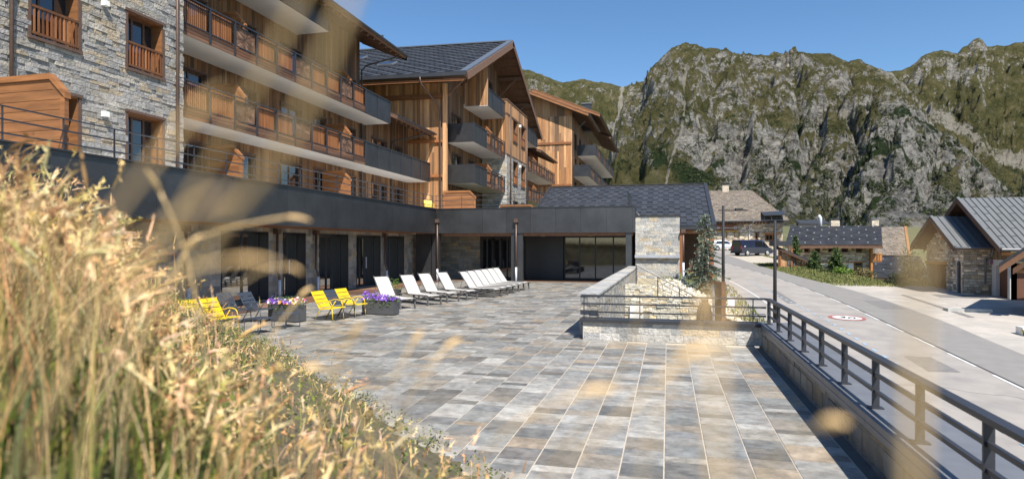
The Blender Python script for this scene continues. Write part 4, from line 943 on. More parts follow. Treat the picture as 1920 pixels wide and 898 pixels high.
# ------------------------------------------------------------------ trees
def spruce(name, label, cat, x, y, z, h, rad, seed, leaf, group=None, n=None, gappy=.3, size=.12, trunk_h=.15, tiers=None, droop=.25, top_thin=1.0):
    rnd = random.Random(seed); t = thing(name, label, cat, (x, y, z), group)
    MB().tube([(x, y, z - .1), (x + .02, y, z + h * .5), (x, y, z + h * .97)], [.02 * h, .012 * h, .003 * h], 7).build("trunk", mat("bark", (.12, .085, .06), .9, .3, 10), t, smooth=True)
    cr = MB(); tiers = tiers or int(h * 5)
    for i in range(tiers):
        f = i / tiers; zz = z + h * (trunk_h + (1 - trunk_h) * f); R_ = rad * (1 - f) ** top_thin * rnd.uniform(.75, 1.1) + .05
        nb = max(4, int((9 if f < .6 else 6)))
        for k in range(nb):
            if rnd.random() < gappy * (.4 + .6 * (1 - f)): continue
            a = rnd.uniform(0, 6.283); L_ = R_ * rnd.uniform(.55, 1.15); d = V(math.cos(a), math.sin(a), 0)
            cr.tube([(x, y, zz), V(x, y, zz) + d * L_ + V(0, 0, -droop * L_)], [.008 + .01 * L_, .004], 3, (.5, .4, .35), False)
            m_ = max(3, int(L_ / size * 2.6))
            for q in range(m_):
                s_ = (q + .6) / m_; pp_ = V(x, y, zz) + d * L_ * s_ + V(0, 0, -droop * L_ * s_ * s_)
                c = rnd.choice(((1, 1, 1), (1.25, 1.25, 1.2), (.75, .8, .78), (.55, .6, .55)))
                for w_ in range(3):
                    aa = (d * rnd.uniform(.2, 1) + V(rnd.gauss(0, .6), rnd.gauss(0, .6), rnd.gauss(0, .35))).normalized() * size * rnd.uniform(.7, 1.3)
                    bb_ = aa.orthogonal().normalized() * size * .32; bb_ = Matrix.Rotation(rnd.uniform(0, 3.1), 3, aa) @ bb_
                    cr.face([pp_ - bb_ * .5, pp_ + aa * .5 - bb_, pp_ + aa, pp_ + aa * .5 + bb_, pp_ + bb_ * .5], c)
    cr.build("crown", leaf, t); return t
M_bsp = mat("blue_needles", (.19, .22, .165), .7, .25, 6); M_gsp = mat("green_needles", (.09, .135, .035), .7, .3, 6); M_dsp = mat("dark_needles", (.035, .06, .025), .8, .3, .05)
p = at(1322, 0, 31.5); spruce("blue_spruce", "silvery blue spruce growing beside the pale stone pier", "tree", p.x, p.y, -.9, 4.75, 1.15, 4, M_bsp, size=.10, tiers=34, top_thin=.62, gappy=.55)
p = at(1343, 0, 29.0); 
def bush(name, label, x, y, z, rad, h, seed, m=M_leaf, n=900, size=.09, group=None, cat="shrub"):
    rnd = random.Random(seed); t = thing(name, label, cat, (x, y, z), group); f = MB()
    for i in range(10):
        a = rnd.uniform(0, 6.28); rr_ = rad * rnd.uniform(0, .7); zz = z + h * rnd.uniform(.2, .75)
        leafclump(f, (x + rr_ * math.cos(a), y + rr_ * math.sin(a), zz), (rad * .5, rad * .5, h * .3), n // 10, size, rnd, LG)
    f.build("foliage", m, t)
    s_ = MB()
    for i in range(7): s_.tube([(x, y, z - .1), (x + rnd.uniform(-.5, .5) * rad, y + rnd.uniform(-.5, .5) * rad, z + h * .7)], .015, 4)
    s_.build("stem", mat("bark", (.12, .085, .06), .9, .3, 10), t); return t
bush("shrub", "green shrub at the foot of the blue spruce", p.x, p.y, -1.1, .75, 1.7, 21)
p = at(1385, 0, 21.5); bush("shrub", "yellow green bush behind the railing corner", p.x, p.y, gz(p.x, p.y), .5, 1.1, 22, mat("yellow_leaf", (.25, .25, .04), .6, .3, 8), 700, .06)
p = at(1350, 0, 21.0); bush("shrub", "low dark shrub under the display stand", p.x, p.y, gz(p.x, p.y), .5, .8, 23, n=600, size=.06)
# ------------------------------------------------------------------ restaurant
M_rubf = mat("chalet_stone", (.56, .48, .37), .9, .4, 3.2, stretch=(1, 1, 2.2), bump=1, bscale=3, bdist=.1)
RUB = [(1, 1, 1), (1.3, 1.25, 1.2), (.7, .65, .6), (1.15, 1.0, .8), (.85, .85, .88), (1.5, 1.45, 1.4), (.6, .55, .5)]
M_lauze = mat("stone_roof_tile", (.20, .165, .13), .85, .3, 4, bump=.5, bscale=6, bdist=.05)
M_slate = mat("slate_roof_tile", (.042, .044, .05), .6, .4, 3, spec=.35)
M_guard = mat("snow_guard_metal", (.48, .48, .47), .4, .05, 3)
def rubble_wall(parent, O, U, N, W, H, holes=(), rows=(.12, .27), lens=(.2, .6), name="wall", thick=.4, pal=RUB):
    bk = MB(); backing(bk, O, U, (0, 0, 1), N, W, H, thick, holes, (.8, .8, .8)); w_ = bk.build(name, M_mortar, parent)
    st = MB(); panelize(st, O, U, (0, 0, 1), N, W, H, rows, lens, holes, .03, (.0, .06), pal, .2); st.build("stone_facing", M_rubf, w_); return w_
def slab_roof(parent, quad, thick, m, w, h, guards=0, gap=.0, lift=.04, name="roof", seed=1, fascia=M_darkwood):
    """quad = eave-left, eave-right, ridge-right, ridge-left (any trapezoid)"""
    rnd = random.Random(seed); A, B, C_, D = [Vector(q) for q in quad]; Nn = (B - A).cross(D - A).normalized(); Nn = Nn if Nn.z > 0 else -Nn
    gap = 0; b = MB(); b.face([A, B, C_, D]); b.face([A - Nn * thick, D - Nn * thick, C_ - Nn * thick, B - Nn * thick])
    for p, q in ((A, B), (B, C_), (C_, D), (D, A)): b.face([p, p - Nn * thick, q - Nn * thick, q])
    rf = b.build(name, fascia, parent); mm = MB(); U = (B - A).normalized(); Sd = Nn.cross(U).normalized(); Sd = Sd if Sd.z > 0 else -Sd
    Ht = (D - A).dot(Sd); nr = max(1, round(Ht / h)); gm = MB()
    def edge(P, Q, s):  # u coordinate on line P-Q at slope height s
        s0, s1 = (P - A).dot(Sd), (Q - A).dot(Sd); t = (s - s0) / (s1 - s0) if abs(s1 - s0) > 1e-6 else 0; return (P + (Q - P) * t - A).dot(U)
    for i in range(nr):
        s0, s1 = Ht * i / nr, Ht * (i + 1) / nr; sm = (s0 + s1) / 2; ua, ub = edge(A, D, sm), edge(B, C_, sm)
        u = ua - rnd.uniform(0, w * .5)
        while u < ub:
            l = w * rnd.uniform(.7, 1.3); a_, b_ = max(u, ua), min(u + l, ub); u += l
            if b_ - a_ < .05: continue
            P = A + U * a_ + Sd * s0 + Nn * .012; c = 1 + rnd.uniform(-.25, .25); cc = (c, c * rnd.uniform(.95, 1.03), c * rnd.uniform(.9, 1.05))
            e = Nn * lift * rnd.uniform(.7, 1.3)
            mm.face([P + e, P + U * (b_ - a_ - .01) + e, P + U * (b_ - a_ - .01) + Sd * (s1 - s0) * 1.05, P + Sd * (s1 - s0) * 1.05], cc)
            mm.face([P, P + U * (b_ - a_ - .01), P + U * (b_ - a_ - .01) + e, P + e], cc)
        if guards and i % guards[0] == guards[1]:
            u = ua + .4 + (guards[2] * .5 if (i // guards[0]) % 2 else 0)
            while u < ub - .2:
                P = A + U * u + Sd * (s0 + .1) + Nn * (lift + .03); g = guards[3]
                gm.obox(P - U * g, U * 2 * g, Sd * g * .5, Nn * .1); gm.obox(P - U * g * .2, U * g * .4, -Sd * g * 1.4, Nn * .08); u += guards[2]
    mm.build("roof_tiles", m, rf)
    if gm.f: gm.build("snow_guards", M_guard, rf)
    return rf
RY = 97.0
def U_(u, y=RY): return onY(u, y)
def Zv(v, u, y=RY): return zAt(v, onY(u, y), y)
re = thing("restaurant_building", "stone restaurant with pale tiled roof and brown wooden sign", "building", (12, RY, 1.6))
xa, xb = U_(1322), U_(1467); zb, zt = 1.0, Zv(414, 1400)
def rh(u0, u1, v0, v1): return (U_(u0) - xa, U_(u1) - xa, Zv(v1, u0) - zb, Zv(v0, u0) - zb)
H_r = [rh(1356, 1363, 435, 446), rh(1377, 1386, 435, 446), rh(1417, 1421, 436, 450), rh(1436, 1455, 440, 450)]
rubble_wall(re, (xa, RY, zb), (1, 0, 0), (0, -1, 0), xb - xa, zt - zb, H_r)
rubble_wall(re, (xb, RY, zb), (0, 1, 0), (1, 0, 0), 12, zt - zb, (), name="side_wall")
M_owood = mat("orange_wood", (.42, .18, .05), .6, .2, 6)
for i, h in enumerate(H_r): window(re, (xa + h[0], RY, zb + h[2]), (1, 0, 0), (0, -1, 0), h[1] - h[0], h[3] - h[2], .2, (.33, .66) if i == 3 else (), surround=.12 if i > 1 else .05, sill=i > 1, frame_m=M_owood, reveal_m=M_owood)
MB().box(U_(1430), U_(1463), RY - .3, RY - .05, Zv(438.5, 1440), Zv(436, 1440)).build("lintel", M_owood, re)
ye, yr = RY - 1.3, RY + 9
zE = zAt(413, onY(1400, ye), ye); zR = zAt(357, onY(1400, yr), yr)
slab_roof(re, [(onY(1300, ye), ye, zE), (onY(1481, ye), ye, zE), (onY(1408, yr), yr, zR), (onY(1300, yr), yr, zR)], .25, M_lauze, .45, .36, (2, 1, 1.6, .09), seed=3)
slab_roof(re, [(onY(1481, ye), ye, zE), (onY(1481, ye) + .5, yr + 9, zE), (onY(1408, yr) + .2, yr, zR), (onY(1408, yr), yr, zR)], .25, M_lauze, .45, .36, (2, 1, 1.6, .09), seed=4)
MB().box(onY(1300, ye), onY(1478, ye), ye - .15, ye, zE - .12, zE + .02).build("gutter", M_zinc, re)
cx = onY(1360, yr); MB().box(cx - .5, cx + .5, yr - .5, yr + .5, zR - .5, zR + .95).build("chimney", M_rubf, re); MB().box(cx - .65, cx + .65, yr - .65, yr + .65, zR + 1.05, zR + 1.15).box(cx - .3, cx + .3, yr - .3, yr + .3, zR + .95, zR + 1.05).build("chimney_cap", M_metal, re)
dx0, dx1 = U_(1432, ye - .5), U_(1478, ye - .5)
MB().obox((dx0, ye - .8, Zv(406, 1440)), (dx1 - dx0 - .3, 0, .1), (0, 3, .6), (0, 0, .15)).box(dx0 + 1, dx0 + 1.12, ye - .6, ye - .5, zE - .1, Zv(407, 1440)).box(dx0 + .8, dx1 + .1, ye - .5, RY, zE - .55, zE - .4).build("dormer", M_metal, re)
MB().tube([(U_(1412), ye, zE - .1), (U_(1405), RY - .15, zE - .9), (U_(1405), RY - .15, zb)], .08, 6).build("downpipe", M_pvc, re)
bm = MB()
for i in range(24): 
    xx = xa + .4 + i * (xb - xa - .8) / 23; bm.box(xx - .06, xx + .06, ye + .1, RY, zE - .5, zE - .3)
bm.build("rafter_ends", M_darkwood, re)
sg = MB().box(U_(1343), U_(1382.5), RY - .22, RY - .1, Zv(433, 1360), Zv(421, 1360)).build("sign_board", M_owood if False else mat("sign_wood", (.20, .075, .03), .6, .2, 8, stretch=(.2, 1, 1)), re)
MB().box(U_(1343), U_(1382.5), RY - .25, RY - .08, Zv(434.2, 1360), Zv(433, 1360)).build("sign_edge", mat("yellow_strip", (.75, .48, .05), .6, .1, 5), re)
M_signw = mat("sign_letters", (.75, .72, .66), .6, .05, 5)
sc_c = V((U_(1343) + U_(1382.5)) / 2 + .1, RY - .235, (Zv(433, 1360) + Zv(421, 1360)) / 2)
Mx = Matrix.Translation(sc_c - re.location) @ Matrix.Rotation(R(90), 4, 'X')
text("Le Panoramic", .43, M_signw, "sign_text", re, Mx, .01)
for uu, rr_ in ((1346, .26), (1378.8, .27)):
    s_ = MB(); c_ = V(U_(uu), RY - .235, sc_c.z)
    for k in range(6):
        a = math.pi * k / 3; d_ = V(math.cos(a), 0, math.sin(a)); n2 = V(-math.sin(a), 0, math.cos(a)); s_.obox(c_ - n2 * .03, d_ * rr_, n2 * .06, V(0, -.02, 0))
        for sg_ in (1, -1): s_.obox(c_ + d_ * rr_ * .55 - V(0, 0, 0), (d_ + n2 * sg_) * rr_ * .3, n2 * .03, V(0, -.021, 0))
    if uu > 1360: s_.tube([c_, c_ - V(0, .02, 0)], rr_ * .7, 14)
    s_.build("sign_snowflake", M_signw, re)
# ------------------------------------------------------------------ slate-roofed house, tan-roofed house, shed
hs_ = thing("slate_house", "stone house with dark slate roof dotted with snow guards", "house", (18, 74, -2))
HY = 74.0; zb = -2.6
xa, xb = onY(1478, HY), onY(1630, HY); zt = zAt(459, onY(1560, HY), HY)
def hh(u0, u1, v0, v1): return (onY(u0, HY) - xa, onY(u1, HY) - xa, zAt(v1, onY(u0, HY), HY) - zb, zAt(v0, onY(u0, HY), HY) - zb)
Hh = [hh(1552, 1580, 492, 510), hh(1590, 1617, 492, 508), hh(1553, 1563, 465, 473), hh(1578, 1590, 465, 473), hh(1605, 1616, 465, 473), hh(1508, 1518, 465, 473), hh(1528, 1538, 465, 473)]
rubble_wall(hs_, (xa, HY, zb), (1, 0, 0), (0, -1, 0), xb - xa, zt - zb, Hh)
for i, h in enumerate(Hh): window(hs_, (xa + h[0], HY, zb + h[2]), (1, 0, 0), (0, -1, 0), h[1] - h[0], h[3] - h[2], .2, (.5,) if i < 2 else (), surround=0, frame_m=M_owood, reveal_m=M_darkwood)
for u0, u1 in ((1520, 1542), (1549, 1583), (1586, 1620)): MB().box(onY(u0, HY), onY(u1, HY), HY - .12, HY - .02, zAt(492, onY(1560, HY), HY), zAt(490, onY(1560, HY), HY)).build("lintel", M_owood, hs_)
MB().box(onY(1591, HY), onY(1601, HY), HY + .12, HY + .14, zAt(507, 24, HY), zAt(493, 24, HY)).build("curtain", M_white, hs_)
ye, yr = HY - 1.4, HY + 6.5; zE = zAt(459.5, onY(1560, ye), ye); zR = zAt(424, onY(1560, yr), yr)
slab_roof(hs_, [(onY(1472, ye), ye, zE), (onY(1654, ye), ye, zE), (onY(1652, yr), yr, zR), (onY(1482, yr), yr, zR)], .3, M_slate, .6, .45, (3, 1, 1.55, .07), lift=.05, seed=8)
MB().box(onY(1478, ye), onY(1655, ye), ye - .12, ye, zE - .35, zE - .1).build("eaves_board", M_darkwood, hs_)
MB().box(onY(1630, HY), onY(1634, HY), HY - .5, HY, zb, zE - .3).build("corner_post", M_owood, hs_)
bl = MB(); x0_, x1_ = onY(1634, HY), onY(1652, HY); zz0, zz1 = zAt(491, 24, HY), zAt(475, 24, HY)
bl.box(x0_, x1_, HY - .3, HY + 1, zz0, zz0 + .12)
for i in range(9): bl.box(x0_ + (x1_ - x0_) * i / 9 + .02, x0_ + (x1_ - x0_) * (i + 1) / 9, HY - .34, HY - .3, zz0 + .12, zz1 - .1, pick(BOARD, .1))
bl.box(x0_, x1_, HY - .38, HY - .28, zz1 - .1, zz1); bl.build("balcony", M_owood, hs_)
for uu, ww in ((1566, .95), (1641, .75)):
    cx = onY(uu, yr); c_ = MB().box(cx - ww / 2, cx + ww / 2, yr - .1, yr + .8, zR - .3, zAt(413, cx, yr)).build("chimney", M_rubf, hs_); MB().box(cx - ww * .6, cx + ww * .6, yr - .2, yr + .9, zAt(411, cx, yr), zAt(409, cx, yr)).build("cap", M_zinc if uu > 1600 else M_metal, c_)
cx = onY(1538, yr); MB().tube([(cx, yr, zR - .3), (cx, yr, zR + 1.0), (cx - .2, yr, zR + 1.3)], .2, 10).build("flue_pipe", M_pvc, hs_, smooth=True)
MB().obox((onY(1500, HY + 9), HY + 9, zAt(420, 17, HY + 9) - .1), (3.4, 0, 0), (0, 3, .5), (0, 0, .2)).build("rear_roof", M_slate, hs_)
h2 = thing("tan_roof_house", "house with a lichen orange edged tan roof beyond the slate one", "house", (30, 85, -3))
ye, yr = 84, 90; zE, zR = zAt(479, 28, 84), zAt(426, 29, 90)
slab_roof(h2, [(onY(1640, ye), ye, zE), (onY(1708, ye), ye, zE), (onY(1700, yr), yr, zR), (onY(1636, yr), yr, zR)], .3, M_lauze, .45, .36, (2, 1, 1.5, .08), seed=12)
MB().obox(V(onY(1708, ye) - .3, ye, zE) + V(0, -.02, .08), (.3, 0, 0), (onY(1700, yr) - onY(1708, ye), yr - ye, zR - zE), (0, 0, .05)).build("lichen_edge", mat("orange_lichen", (.30, .15, .06), .9, .35, 4), h2)
slab_roof(h2, [(onY(1634, 76.5), 76.5, zAt(522, 24, 76.5)), (onY(1750, 76.5), 76.5, zAt(522, 27, 76.5)), (onY(1722, 83.5), 83.5, zAt(481, 30, 83.5)), (onY(1634, 83.5), 83.5, zAt(481, 28, 83.5))], .25, M_slate, .6, .45, (4, 1, 1.6, .07), name="lower_roof", lift=.07, seed=13)
MB().box(onY(1645, 85), onY(1702, 85), 85, 89, -4, zE - .2).box(onY(1640, 78), onY(1735, 78), 77.5, 83, -5, zAt(524, 26, 78)).build("wall", M_rubf, h2)
sh = thing("wooden_shed", "weathered wooden shed with roof edge sloping down beside the road", "shed", (12, 63, 0))
SY = 62.5; xa, xb = onY(1459, SY), onY(1562, SY)
zA, zB = zAt(464, xa, SY), zAt(512, xb, SY); rnd = random.Random(5); m = MB(); x = xa
while x < xb:
    w_ = rnd.uniform(.14, .24); t0, t1 = (x - xa) / (xb - xa), (x + w_ - xa) / (xb - xa)
    m.obox((x, SY + rnd.uniform(0, .02), -2.6), (w_ - .02, 0, 0), (0, .05, 0), (0, 0, 2.6 + zA + (zB - zA) * t0 - .05), pick(BOARD, .1)); x += w_
m.build("boards", M_board, sh)
MB().obox((xa - .3, SY - .35, zA + .1), (xb - xa + .5, 0, zB - zA - .1), (0, 4, .2), (0, 0, .12)).build("roof", M_slate, sh)
MB().obox((xa - .3, SY - .38, zA - .1), (xb - xa + .5, 0, zB - zA - .1), (0, .05, 0), (0, 0, .2), (.7, .7, .7)).build("verge_board", M_darkwood, sh)
MB().box(xa - .5, xa + 1.0, SY - .6, SY + 2, zA + .12, zA + .62).build("porch_roof", M_slate, sh)
for xx in (xa + .1, xa + 1.1): MB().box(xx, xx + .16, SY - .12, SY, -1, zA - .1).build("post", M_wood, sh)
wx = onY(1478, SY); shw = MB().box(wx - .05, wx + .55, SY - .06, SY - .01, zAt(497, wx, SY), zAt(487, wx, SY)).build("window", M_zinc, sh); MB().box(wx + .04, wx + .46, SY - .075, SY - .06, zAt(496, wx, SY), zAt(488, wx, SY)).build("pane", M_glass, shw)
# ------------------------------------------------------------------ garages on the right
ga = thing("garage_building", "brown garage building with big grey ribbed roof and small stone gable", "building", (20, 44, -.8))
M_ribroof = mat("grey_metal_roof", (.15, .155, .155), .45, .12, 1.5, spec=.5)
def ribroof(parent, A, B, C_, D, name="roof", rib=.33, staggers=True, thick=.18):
    A, B, C_, D = [Vector(q) for q in (A, B, C_, D)]; Nn = (B - A).cross(D - A).normalized(); Nn = Nn if Nn.z > 0 else -Nn
    b = MB(); b.obox(A, B - A, D - A, -Nn * thick); rf = b.build(name, M_darkwood, parent)
    mm = MB(); mm.obox(A + Nn * .005, B - A, D - A, Nn * .02, (1, 1, 1)); n = int((B - A).length / rib); U = (B - A) / n; Hs = (D - A); L_ = Hs.length
    for i in range(n + 1):
        mm.obox(A + U * i - U.normalized() * .02 + Nn * .02, U.normalized() * .04, Hs, Nn * .045, (.55, .55, .55) if i % 1 == 0 else (1, 1, 1))
    if staggers:
        for i in range(n):
            for k in range(int(L_ / .9)):
                if (i + k) % 2 == 0:
                    P = A + U * i + Hs * ((k + .5) * .9 / L_); mm.obox(P + Nn * .022 + U * .15, U * .7, Hs.normalized() * .05, Nn * .02, (.35, .35, .35))
    mm.build("ribbed_sheet", M_ribroof, rf); return rf
z_ = gz(18, 44) - .3
# main: ridge Y 45.2, eave Y 39.9/50.5
mX = 18.0; eN, eF, rY_, zE, zR = 39.9, 50.5, 45.2, 2.0, 5.2
ribroof(ga, (mX, eN, zE), (mX + 22, eN, zE), (mX + 22, rY_, zR), (mX, rY_, zR)); ribroof(ga, (mX + 22, eF, zE), (mX, eF, zE), (mX, rY_, zR), (mX + 22, rY_, zR), staggers=False)
MB().obox((mX - .04, eN, zE - .3), (0, rY_ - eN, zR - zE), (.05, 0, 0), (0, 0, .34)).obox((mX - .04, eF, zE - .3), (0, rY_ - eF, zR - zE), (.05, 0, 0), (0, 0, .34)).build("verge_board", M_darkwood, ga)
MB().obox((mX - .06, eN, zE + .04), (0, rY_ - eN, zR - zE), (.16, 0, 0), (0, 0, .06)).obox((mX - .06, eF, zE + .04), (0, rY_ - eF, zR - zE), (.16, 0, 0), (0, 0, .06)).build("verge_flashing", M_ribroof, ga)
MB().tube([(mX, eN - .08, zE - .03), (mX + 22, eN - .08, zE - .03)], .08, 8).build("gutter", M_zinc, ga)
MB().box(mX + .1, mX + 22, eN + .05, eN + .15, zE - .35, zE - .2, (1.2, 1.1, 1)).build("eaves_board", M_owood, ga)
M_gbrown = mat("brown_garage_boards", (.13, .055, .03), .7, .25, 6, stretch=(1, 1, .1), bump=.2, bscale=20)
wX = 18.9
tri = MB(); n = 40
for i in range(n):
    ya = 40.8 + 8.8 * i / n; yb = 40.8 + 8.8 * (i + 1) / n - .015
    f_ = lambda y: zE + (min(y - eN, eF - y)) * (zR - zE) / (rY_ - eN) - .22
    tri.face([(wX, ya, 1.35), (wX, yb, 1.35), (wX, yb, f_(yb)), (wX, ya, f_(ya))], pick(BOARD, .05))
tri.build("gable_boards", M_gbrown, ga)
def dY(u): return onX(u, wX)
MB().box(wX - .05, wX + .3, 40.8, 44.4, 1.02, 1.35).box(wX - .05, wX + .3, dY(1844), dY(1838), z_, 1.02).box(wX - .05, wX + .3, dY(1869), dY(1861), z_, 1.02).box(wX - .05, wX + .3, 40.8, 41.05, z_, 1.02).build("white_frame", mat("pale_render", (.55, .53, .50), .8, .08, 2), ga)
for (ya, yb) in ((dY(1861), dY(1844)), (41.05, dY(1869))):
    MB().box(wX + .15, wX + .2, ya, yb, z_, 1.02).build("garage_door", M_gbrown, ga)
for uu, vv in ((1853, 497), (1861.5, 491)):
    y_ = dY(uu); zz = zAt(vv, wX, y_); sgn = MB().tube([(wX - .05, y_, zz), (wX - .07, y_, zz)], .17, 20).build("no_parking_sign", M_red, ga); MB().tube([(wX - .07, y_, zz), (wX - .08, y_, zz)], .125, 20).build("sign_face", mat("sign_blue", (.06, .15, .5), .5, .05, 5), sgn)
    MB().obox((wX - .085, y_ - .11, zz + .11), (0, .22, -.22), (0, .03, .03), (-.005, 0, 0)).build("sign_bar", M_red, sgn)
y_ = dY(1857); MB().tube([(wX - .0, y_, 1.45), (wX - .25, y_, 1.55), (wX - .25, y_, 1.35)], .02, 5).tube([(wX - .25, y_, 1.42), (wX - .25, y_, 1.15)], [.09, .05], 8).build("wall_lantern", M_black, ga)
y_ = dY(1857); zz = zAt(461, wX, y_)
el = MB(); 
for k in range(5): 
    a = k * 1.26; el.obox((wX - .03, y_ - .12 + .1 * math.cos(a), zz + .08 * math.sin(a)), (0, .22, .03), (0, -.02, .07), (-.02, 0, 0))
el.build("emblem", mat("emblem_blue", (.04, .10, .28), .5, .1, 5), ga)
# front wall of main part and right-hand bits
MB().box(wX, wX + 1.05, 40.8, 40.9, z_, 1.2).build("board_gate", M_gbrown, ga); MB().box(wX + 1.05, wX + 1.3, 40.7, 40.9, z_, 1.6).build("white_post", M_white, ga)
MB().box(wX + 1.3, wX + 20, 41.6, 41.8, z_, 2.2).build("white_wall", mat("white_render", (.8, .79, .76), .8, .05, 2), ga)
MB().box(wX + .2, wX + 1.0, 40.95, 41.0, 1.25, 1.8).build("notice_panel", M_zinc, ga)
# small stone gable
sX, sW = 16.7, 17.5; e0_, e1_, yc_, ze_, zr_ = 42.3, 49.2, 45.75, 2.08, 4.06
ribroof(ga, (sX, e0_, ze_), (sX + 2.2, e0_, ze_), (sX + 2.2, yc_, zr_), (sX, yc_, zr_), name="small_roof", staggers=False); ribroof(ga, (sX + 2.2, e1_, ze_), (sX, e1_, ze_), (sX, yc_, zr_), (sX + 2.2, yc_, zr_), name="small_roof", staggers=False)
MB().obox((sX - .04, e0_, ze_ - .3), (0, yc_ - e0_, zr_ - ze_), (.05, 0, 0), (0, 0, .32)).obox((sX - .04, e1_, ze_ - .3), (0, yc_ - e1_, zr_ - ze_), (.05, 0, 0), (0, 0, .32)).build("small_verge_board", M_darkwood, ga)
MB().obox((sX - .06, e0_, ze_ + .04), (0, yc_ - e0_, zr_ - ze_), (.18, 0, 0), (0, 0, .06)).obox((sX - .06, e1_, ze_ + .04), (0, yc_ - e1_, zr_ - ze_), (.18, 0, 0), (0, 0, .06)).build("verge_flashing", M_ribroof, ga)
pm = MB()
for yy in (42.9, 45.75, 48.6):
    zz = ze_ + min(yy - e0_, e1_ - yy) * (zr_ - ze_) / (yc_ - e0_) - .2; pm.box(sX + .05, sW, yy - .12, yy + .12, zz - .24, zz)
pm.build("purlins", M_darkwood, ga)
gw0, gw1 = 43.1, 48.6
gd = [(onX(1790, sW) - gw0, onX(1777, sW) - gw0, 0, 1.95 - .2)]
dB = onX(1738, sW); dA = onX(1775, sW)
hol = [(dA - gw0, dB - gw0, 0, .95 - z_), (.25, .85, 0, 1.25 - z_)]
rubble_wall(ga, (sW, gw0, z_), (0, 1, 0), (-1, 0, 0), gw1 - gw0, 1.95 - z_, hol, rows=(.12, .24), lens=(.18, .5))
rubble_wall(ga, (sW, gw0, z_), (1, 0, 0), (0, -1, 0), 1.45, 2.0 - z_, (), rows=(.12, .24), lens=(.18, .5), name="side_wall")
gb = MB()
for i in range(12):
    za = 1.95 + i * .155; half = (zr_ - .25 - za - .1) / ((zr_ - ze_) / (yc_ - e0_))
    if half > .15: panelize(gb, (sW, yc_ - half, za), (0, 1, 0), (0, 0, 1), (-1, 0, 0), 2 * half, .15, (.15, .15), (.2, .5), (), .02, (0, .05), RUB, .2); gb.box(sW + .01, sW + .3, yc_ - half, yc_ + half, za, za + .155, (.7, .7, .7))
gb.build("gable_stone", M_rubf, ga)
MB().box(sW - .06, sW + .2, dA - .15, dB + .15, .95, 1.13).build("lintel", M_owood, ga)
MB().box(sW + .2, sW + .25, dA, dB, z_, .95).box(sW - .02, sW + .2, (dA + dB) / 2 - .1, (dA + dB) / 2 + .12, z_, .95, (2, 2, 2)).build("garage_door", M_gbrown, ga)
ar = MB(); ya_, yb_ = gw0 + .25, gw0 + .85; yc2 = (ya_ + yb_) / 2
ar.box(sW - .04, sW + .2, ya_ - .12, ya_, z_, .95); ar.box(sW - .04, sW + .2, yb_, yb_ + .12, z_, .95)
for k in range(10):
    t0, t1 = math.pi * k / 10, math.pi * (k + 1) / 10; P = [V(sW - .04, yc2 - r_ * math.cos(t), .95 + r_ * math.sin(t)) for r_, t in ((.3, t0), (.42, t0), (.42, t1), (.3, t1))]
    ar.face(P); 
ar.build("door_arch", mat("pale_render", (.55, .53, .50), .8, .08, 2), ga)
MB().box(sW + .1, sW + .15, ya_, yb_, z_, 1.25, (.7, .7, .7)).build("door", M_gbrown, ga)
MB().tube([(sX, e0_ - .06, ze_ - .03), (sX + 2.0, e0_ - .06, ze_ - .03), (sX + 2.05, e0_ + .3, 1.6), (sX + 1.9, gw0 - .1, 1.4), (sX + 1.9, gw0 - .1, -.1)], .055, 8).build("gutter", M_zinc, ga, smooth=True)
hb = MB().box(sW - .06, sW + .0, yc_ - .35, yc_ + .35, 2.55, 2.95).build("vent_box", M_owood, ga)
# hut at the far right
hu = thing("timber_hut", "dark timber hut with heavy log eaves at the right edge", "hut", (18, 35, -1))
px = onY(1873, 33.6); pz = zAt(500, px, 33.6); tq = math.tan(R(40)); zg = gz(17, 34.6) - .3
ha = R(-30); hc, hs2 = math.cos(ha), math.sin(ha)
def hxf(p): return (px + p[0] * hc - p[1] * hs2, 33.6 + p[0] * hs2 + p[1] * hc, p[2])
MB(hxf).box(1.15, 6, 1.0, 5, zg, 1.0).build("wall", M_gbrown, hu)
MB(hxf).box(1.05, 1.3, .8, 1.05, zg, 1.0).build("corner_post", M_darkwood, hu)
MB(hxf).box(1.4, 1.85, .9, 1.0, zg, .6, (12, 12, 12)).build("pale_panel", M_darkwood, hu)
MB(hxf).obox((0, 0, pz), (6, 0, 6 * tq), (0, 6.5, 0), (0, 0, .16)).build("roof", M_slate, hu)
MB(hxf).obox((.02, -.05, pz - .3), (6, 0, 6 * tq), (0, .12, 0), (0, 0, .3), (1.6, 1.5, 1.3)).build("verge_board", M_darkwood, hu)
MB(hxf).obox((.5, .1, pz - .35), (6, 0, 6 * tq), (0, .14, 0), (0, 0, .28), (1.1, 1, .9)).build("inner_rafter", M_darkwood, hu)
for (a_, b_, r_) in (((1.25, -.3, .98), (1.25, 5, .98), .2), ((.5, .8, 1.05), (4, .8, 1.05), .16), ((2.1, -.3, 1.85), (2.1, 5, 1.85), .19)):
    MB(hxf).tube([a_, b_], r_, 12).build("log_beam", mat("log_wood", (.25, .14, .07), .7, .3, 6), hu, smooth=True)
kbx = MB(); p = G(1810, 583, -1.1); kbx.box(13.5, 15.4, 34.9, 35.5, gz(14.4, 35) - .1, gz(14.4, 35) + .16); tag(kbx.build("kerb_island", mat("concrete", (.42, .41, .38), .85, .15, 4), origin=(14.4, 35.2, gz(14.4, 35))), "long low concrete kerb lying on the parking area", "kerb")
sb = MB(); sb.box(13.55, 14.6, 28.4, 28.9, gz(14, 28.7) - .1, gz(14, 28.7) + .32); tag(sb.build("stone_block", M_white, origin=(14, 28.7, gz(14, 28.7))), "short whitish stone block with weeds at the right edge", "block")
